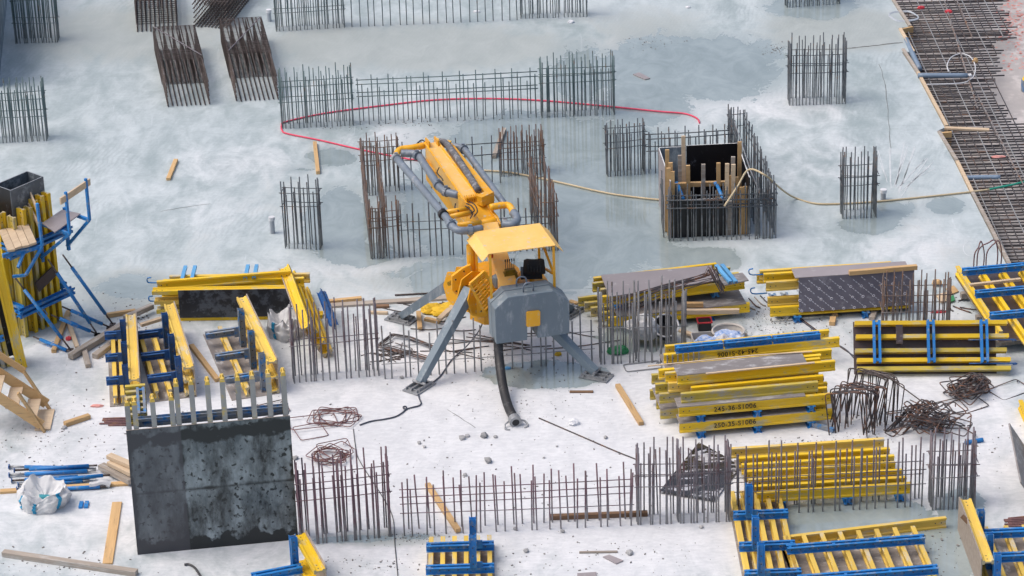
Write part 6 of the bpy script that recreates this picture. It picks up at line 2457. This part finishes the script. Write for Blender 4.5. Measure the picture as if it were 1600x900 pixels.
lump('red_scrap', 'red cap at the top of the steel mat', 'cap', 1482, 18, .0, .1, .07, .05, 78, 'red_paint')
o = thing('yellow_canister', 'yellow and grey canister at the right edge beside the steel mat', 'canister', W(1606, 142, -.45))
g = MB()
g.tube([(0, 0, 0), (0, 0, .3)], .17, 12)
g.build('canister_body', M['blue_grey'], o)
g = MB()
g.tube([(0, 0, .3), (0, 0, .48)], .15, 12, r2=.06)
g.build('canister_top', M['yellow'], o)
# red spray on the blinding layer
g = MB()
rr = random.Random(77)
for k in range(320):
    x, y = rr.gauss(1585, 14), rr.choice((rr.uniform(0, 30), rr.uniform(20, 62), rr.uniform(30, 110)))
    p = W(x, y, -.446)
    n_ = 7
    q = rr.uniform(.012, .05)
    g.add([p + V((q * rr.uniform(.5, 1.4) * math.cos(t), q * rr.uniform(.5, 1.6) * math.sin(t), .0)) for t in [2 * math.pi * i / n_ for i in range(n_)]], [tuple(range(n_))])
sp2 = g.build('red_spray', M['splat'], fix=False)
sp2['kind'] = 'stuff'
# broken concrete and crumbs
st = [(722, 684, .07), (730, 681, .05), (757, 680, .09), (774, 682, .05), (763, 719, .09), (655, 692, .05), (663, 698, .04), (727, 742, .05), (983, 866, .04), (925, 590, .05), (946, 683, .05), (1095, 823, .05), (805, 826, .05), (822, 860, .06), (461, 715, .07), (628, 590, .05), (1205, 527, .09), (100, 668, .06), (983, 863, .07), (879, 830, .05), (1196, 650, .04), (870, 697, .03), (850, 715, .03)]
for k, (x, y, s) in enumerate(st):
    bm = bmesh.new()
    bmesh.ops.create_icosphere(bm, subdivisions=1, radius=s)
    for v in bm.verts:
        v.co = v.co * random.uniform(.7, 1.25)
        v.co.z *= .7
    me_ = bpy.data.meshes.new('concrete_chunk')
    bm.to_mesh(me_)
    bm.free()
    me_.materials.append(M['stone'])
    tag(put('concrete_chunk', me_, None, W(x, y, s * .4)), 'small broken chunk of concrete lying on the slab', 'rubble', 'broken chunks of concrete')
g = MB()
rr = random.Random(99)
zones = [(820, 720, 420, 130, 420, 1), (330, 600, 300, 120, 220, 1), (110, 690, 110, 70, 260, 1), (60, 700, 80, 60, 130, 1), (90, 880, 110, 20, 170, 1), (1200, 500, 60, 25, 420, .9), (1275, 520, 90, 28, 200, .9), (1370, 655, 40, 30, 190, .9), (1280, 690, 120, 12, 160, .9), (1440, 870, 60, 40, 150, 1.3), (1420, 850, 90, 30, 60, 1.4), (770, 560, 150, 26, 240, .9), (900, 870, 200, 40, 220, 1), (570, 880, 120, 14, 120, 1),
         (210, 490, 70, 30, 140, 1), (225, 505, 20, 14, 60, 1.3), (640, 840, 60, 8, 260, .8), (1210, 78, 22, 8, 160, .9), (1015, 68, 40, 10, 120, .8), (640, 192, 60, 5, 120, .8), (740, 186, 80, 4, 90, .8), (550, 200, 60, 4, 60, .8), (850, 590, 120, 16, 120, .8), (1560, 690, 40, 60, 60, 1), (830, 630, 130, 30, 150, .8), (1510, 480, 30, 16, 60, 1)]
for cx, cy, rx, ry, n_, s_ in zones:
    for _ in range(int(n_ * .6)):
        x, y = rr.gauss(cx, rx * .55), rr.gauss(cy, ry * .55)
        if x > 1600 or x < 0 or y > 905:
            continue
        p = W(x, y)
        if p.x > xmax(p.y) - .1:
            continue
        q = rr.choice((.006, .008, .009, .011, .014, .022)) * s_
        a_ = rr.uniform(0, 3)
        g.box(p + V((0, 0, q * .3)), (q * rr.uniform(1, 2.2), q, q * .7), Matrix.Rotation(a_, 3, 'Z'))
cr = g.build('crumbs', M['crumb'], fix=False)
cr['kind'] = 'stuff'
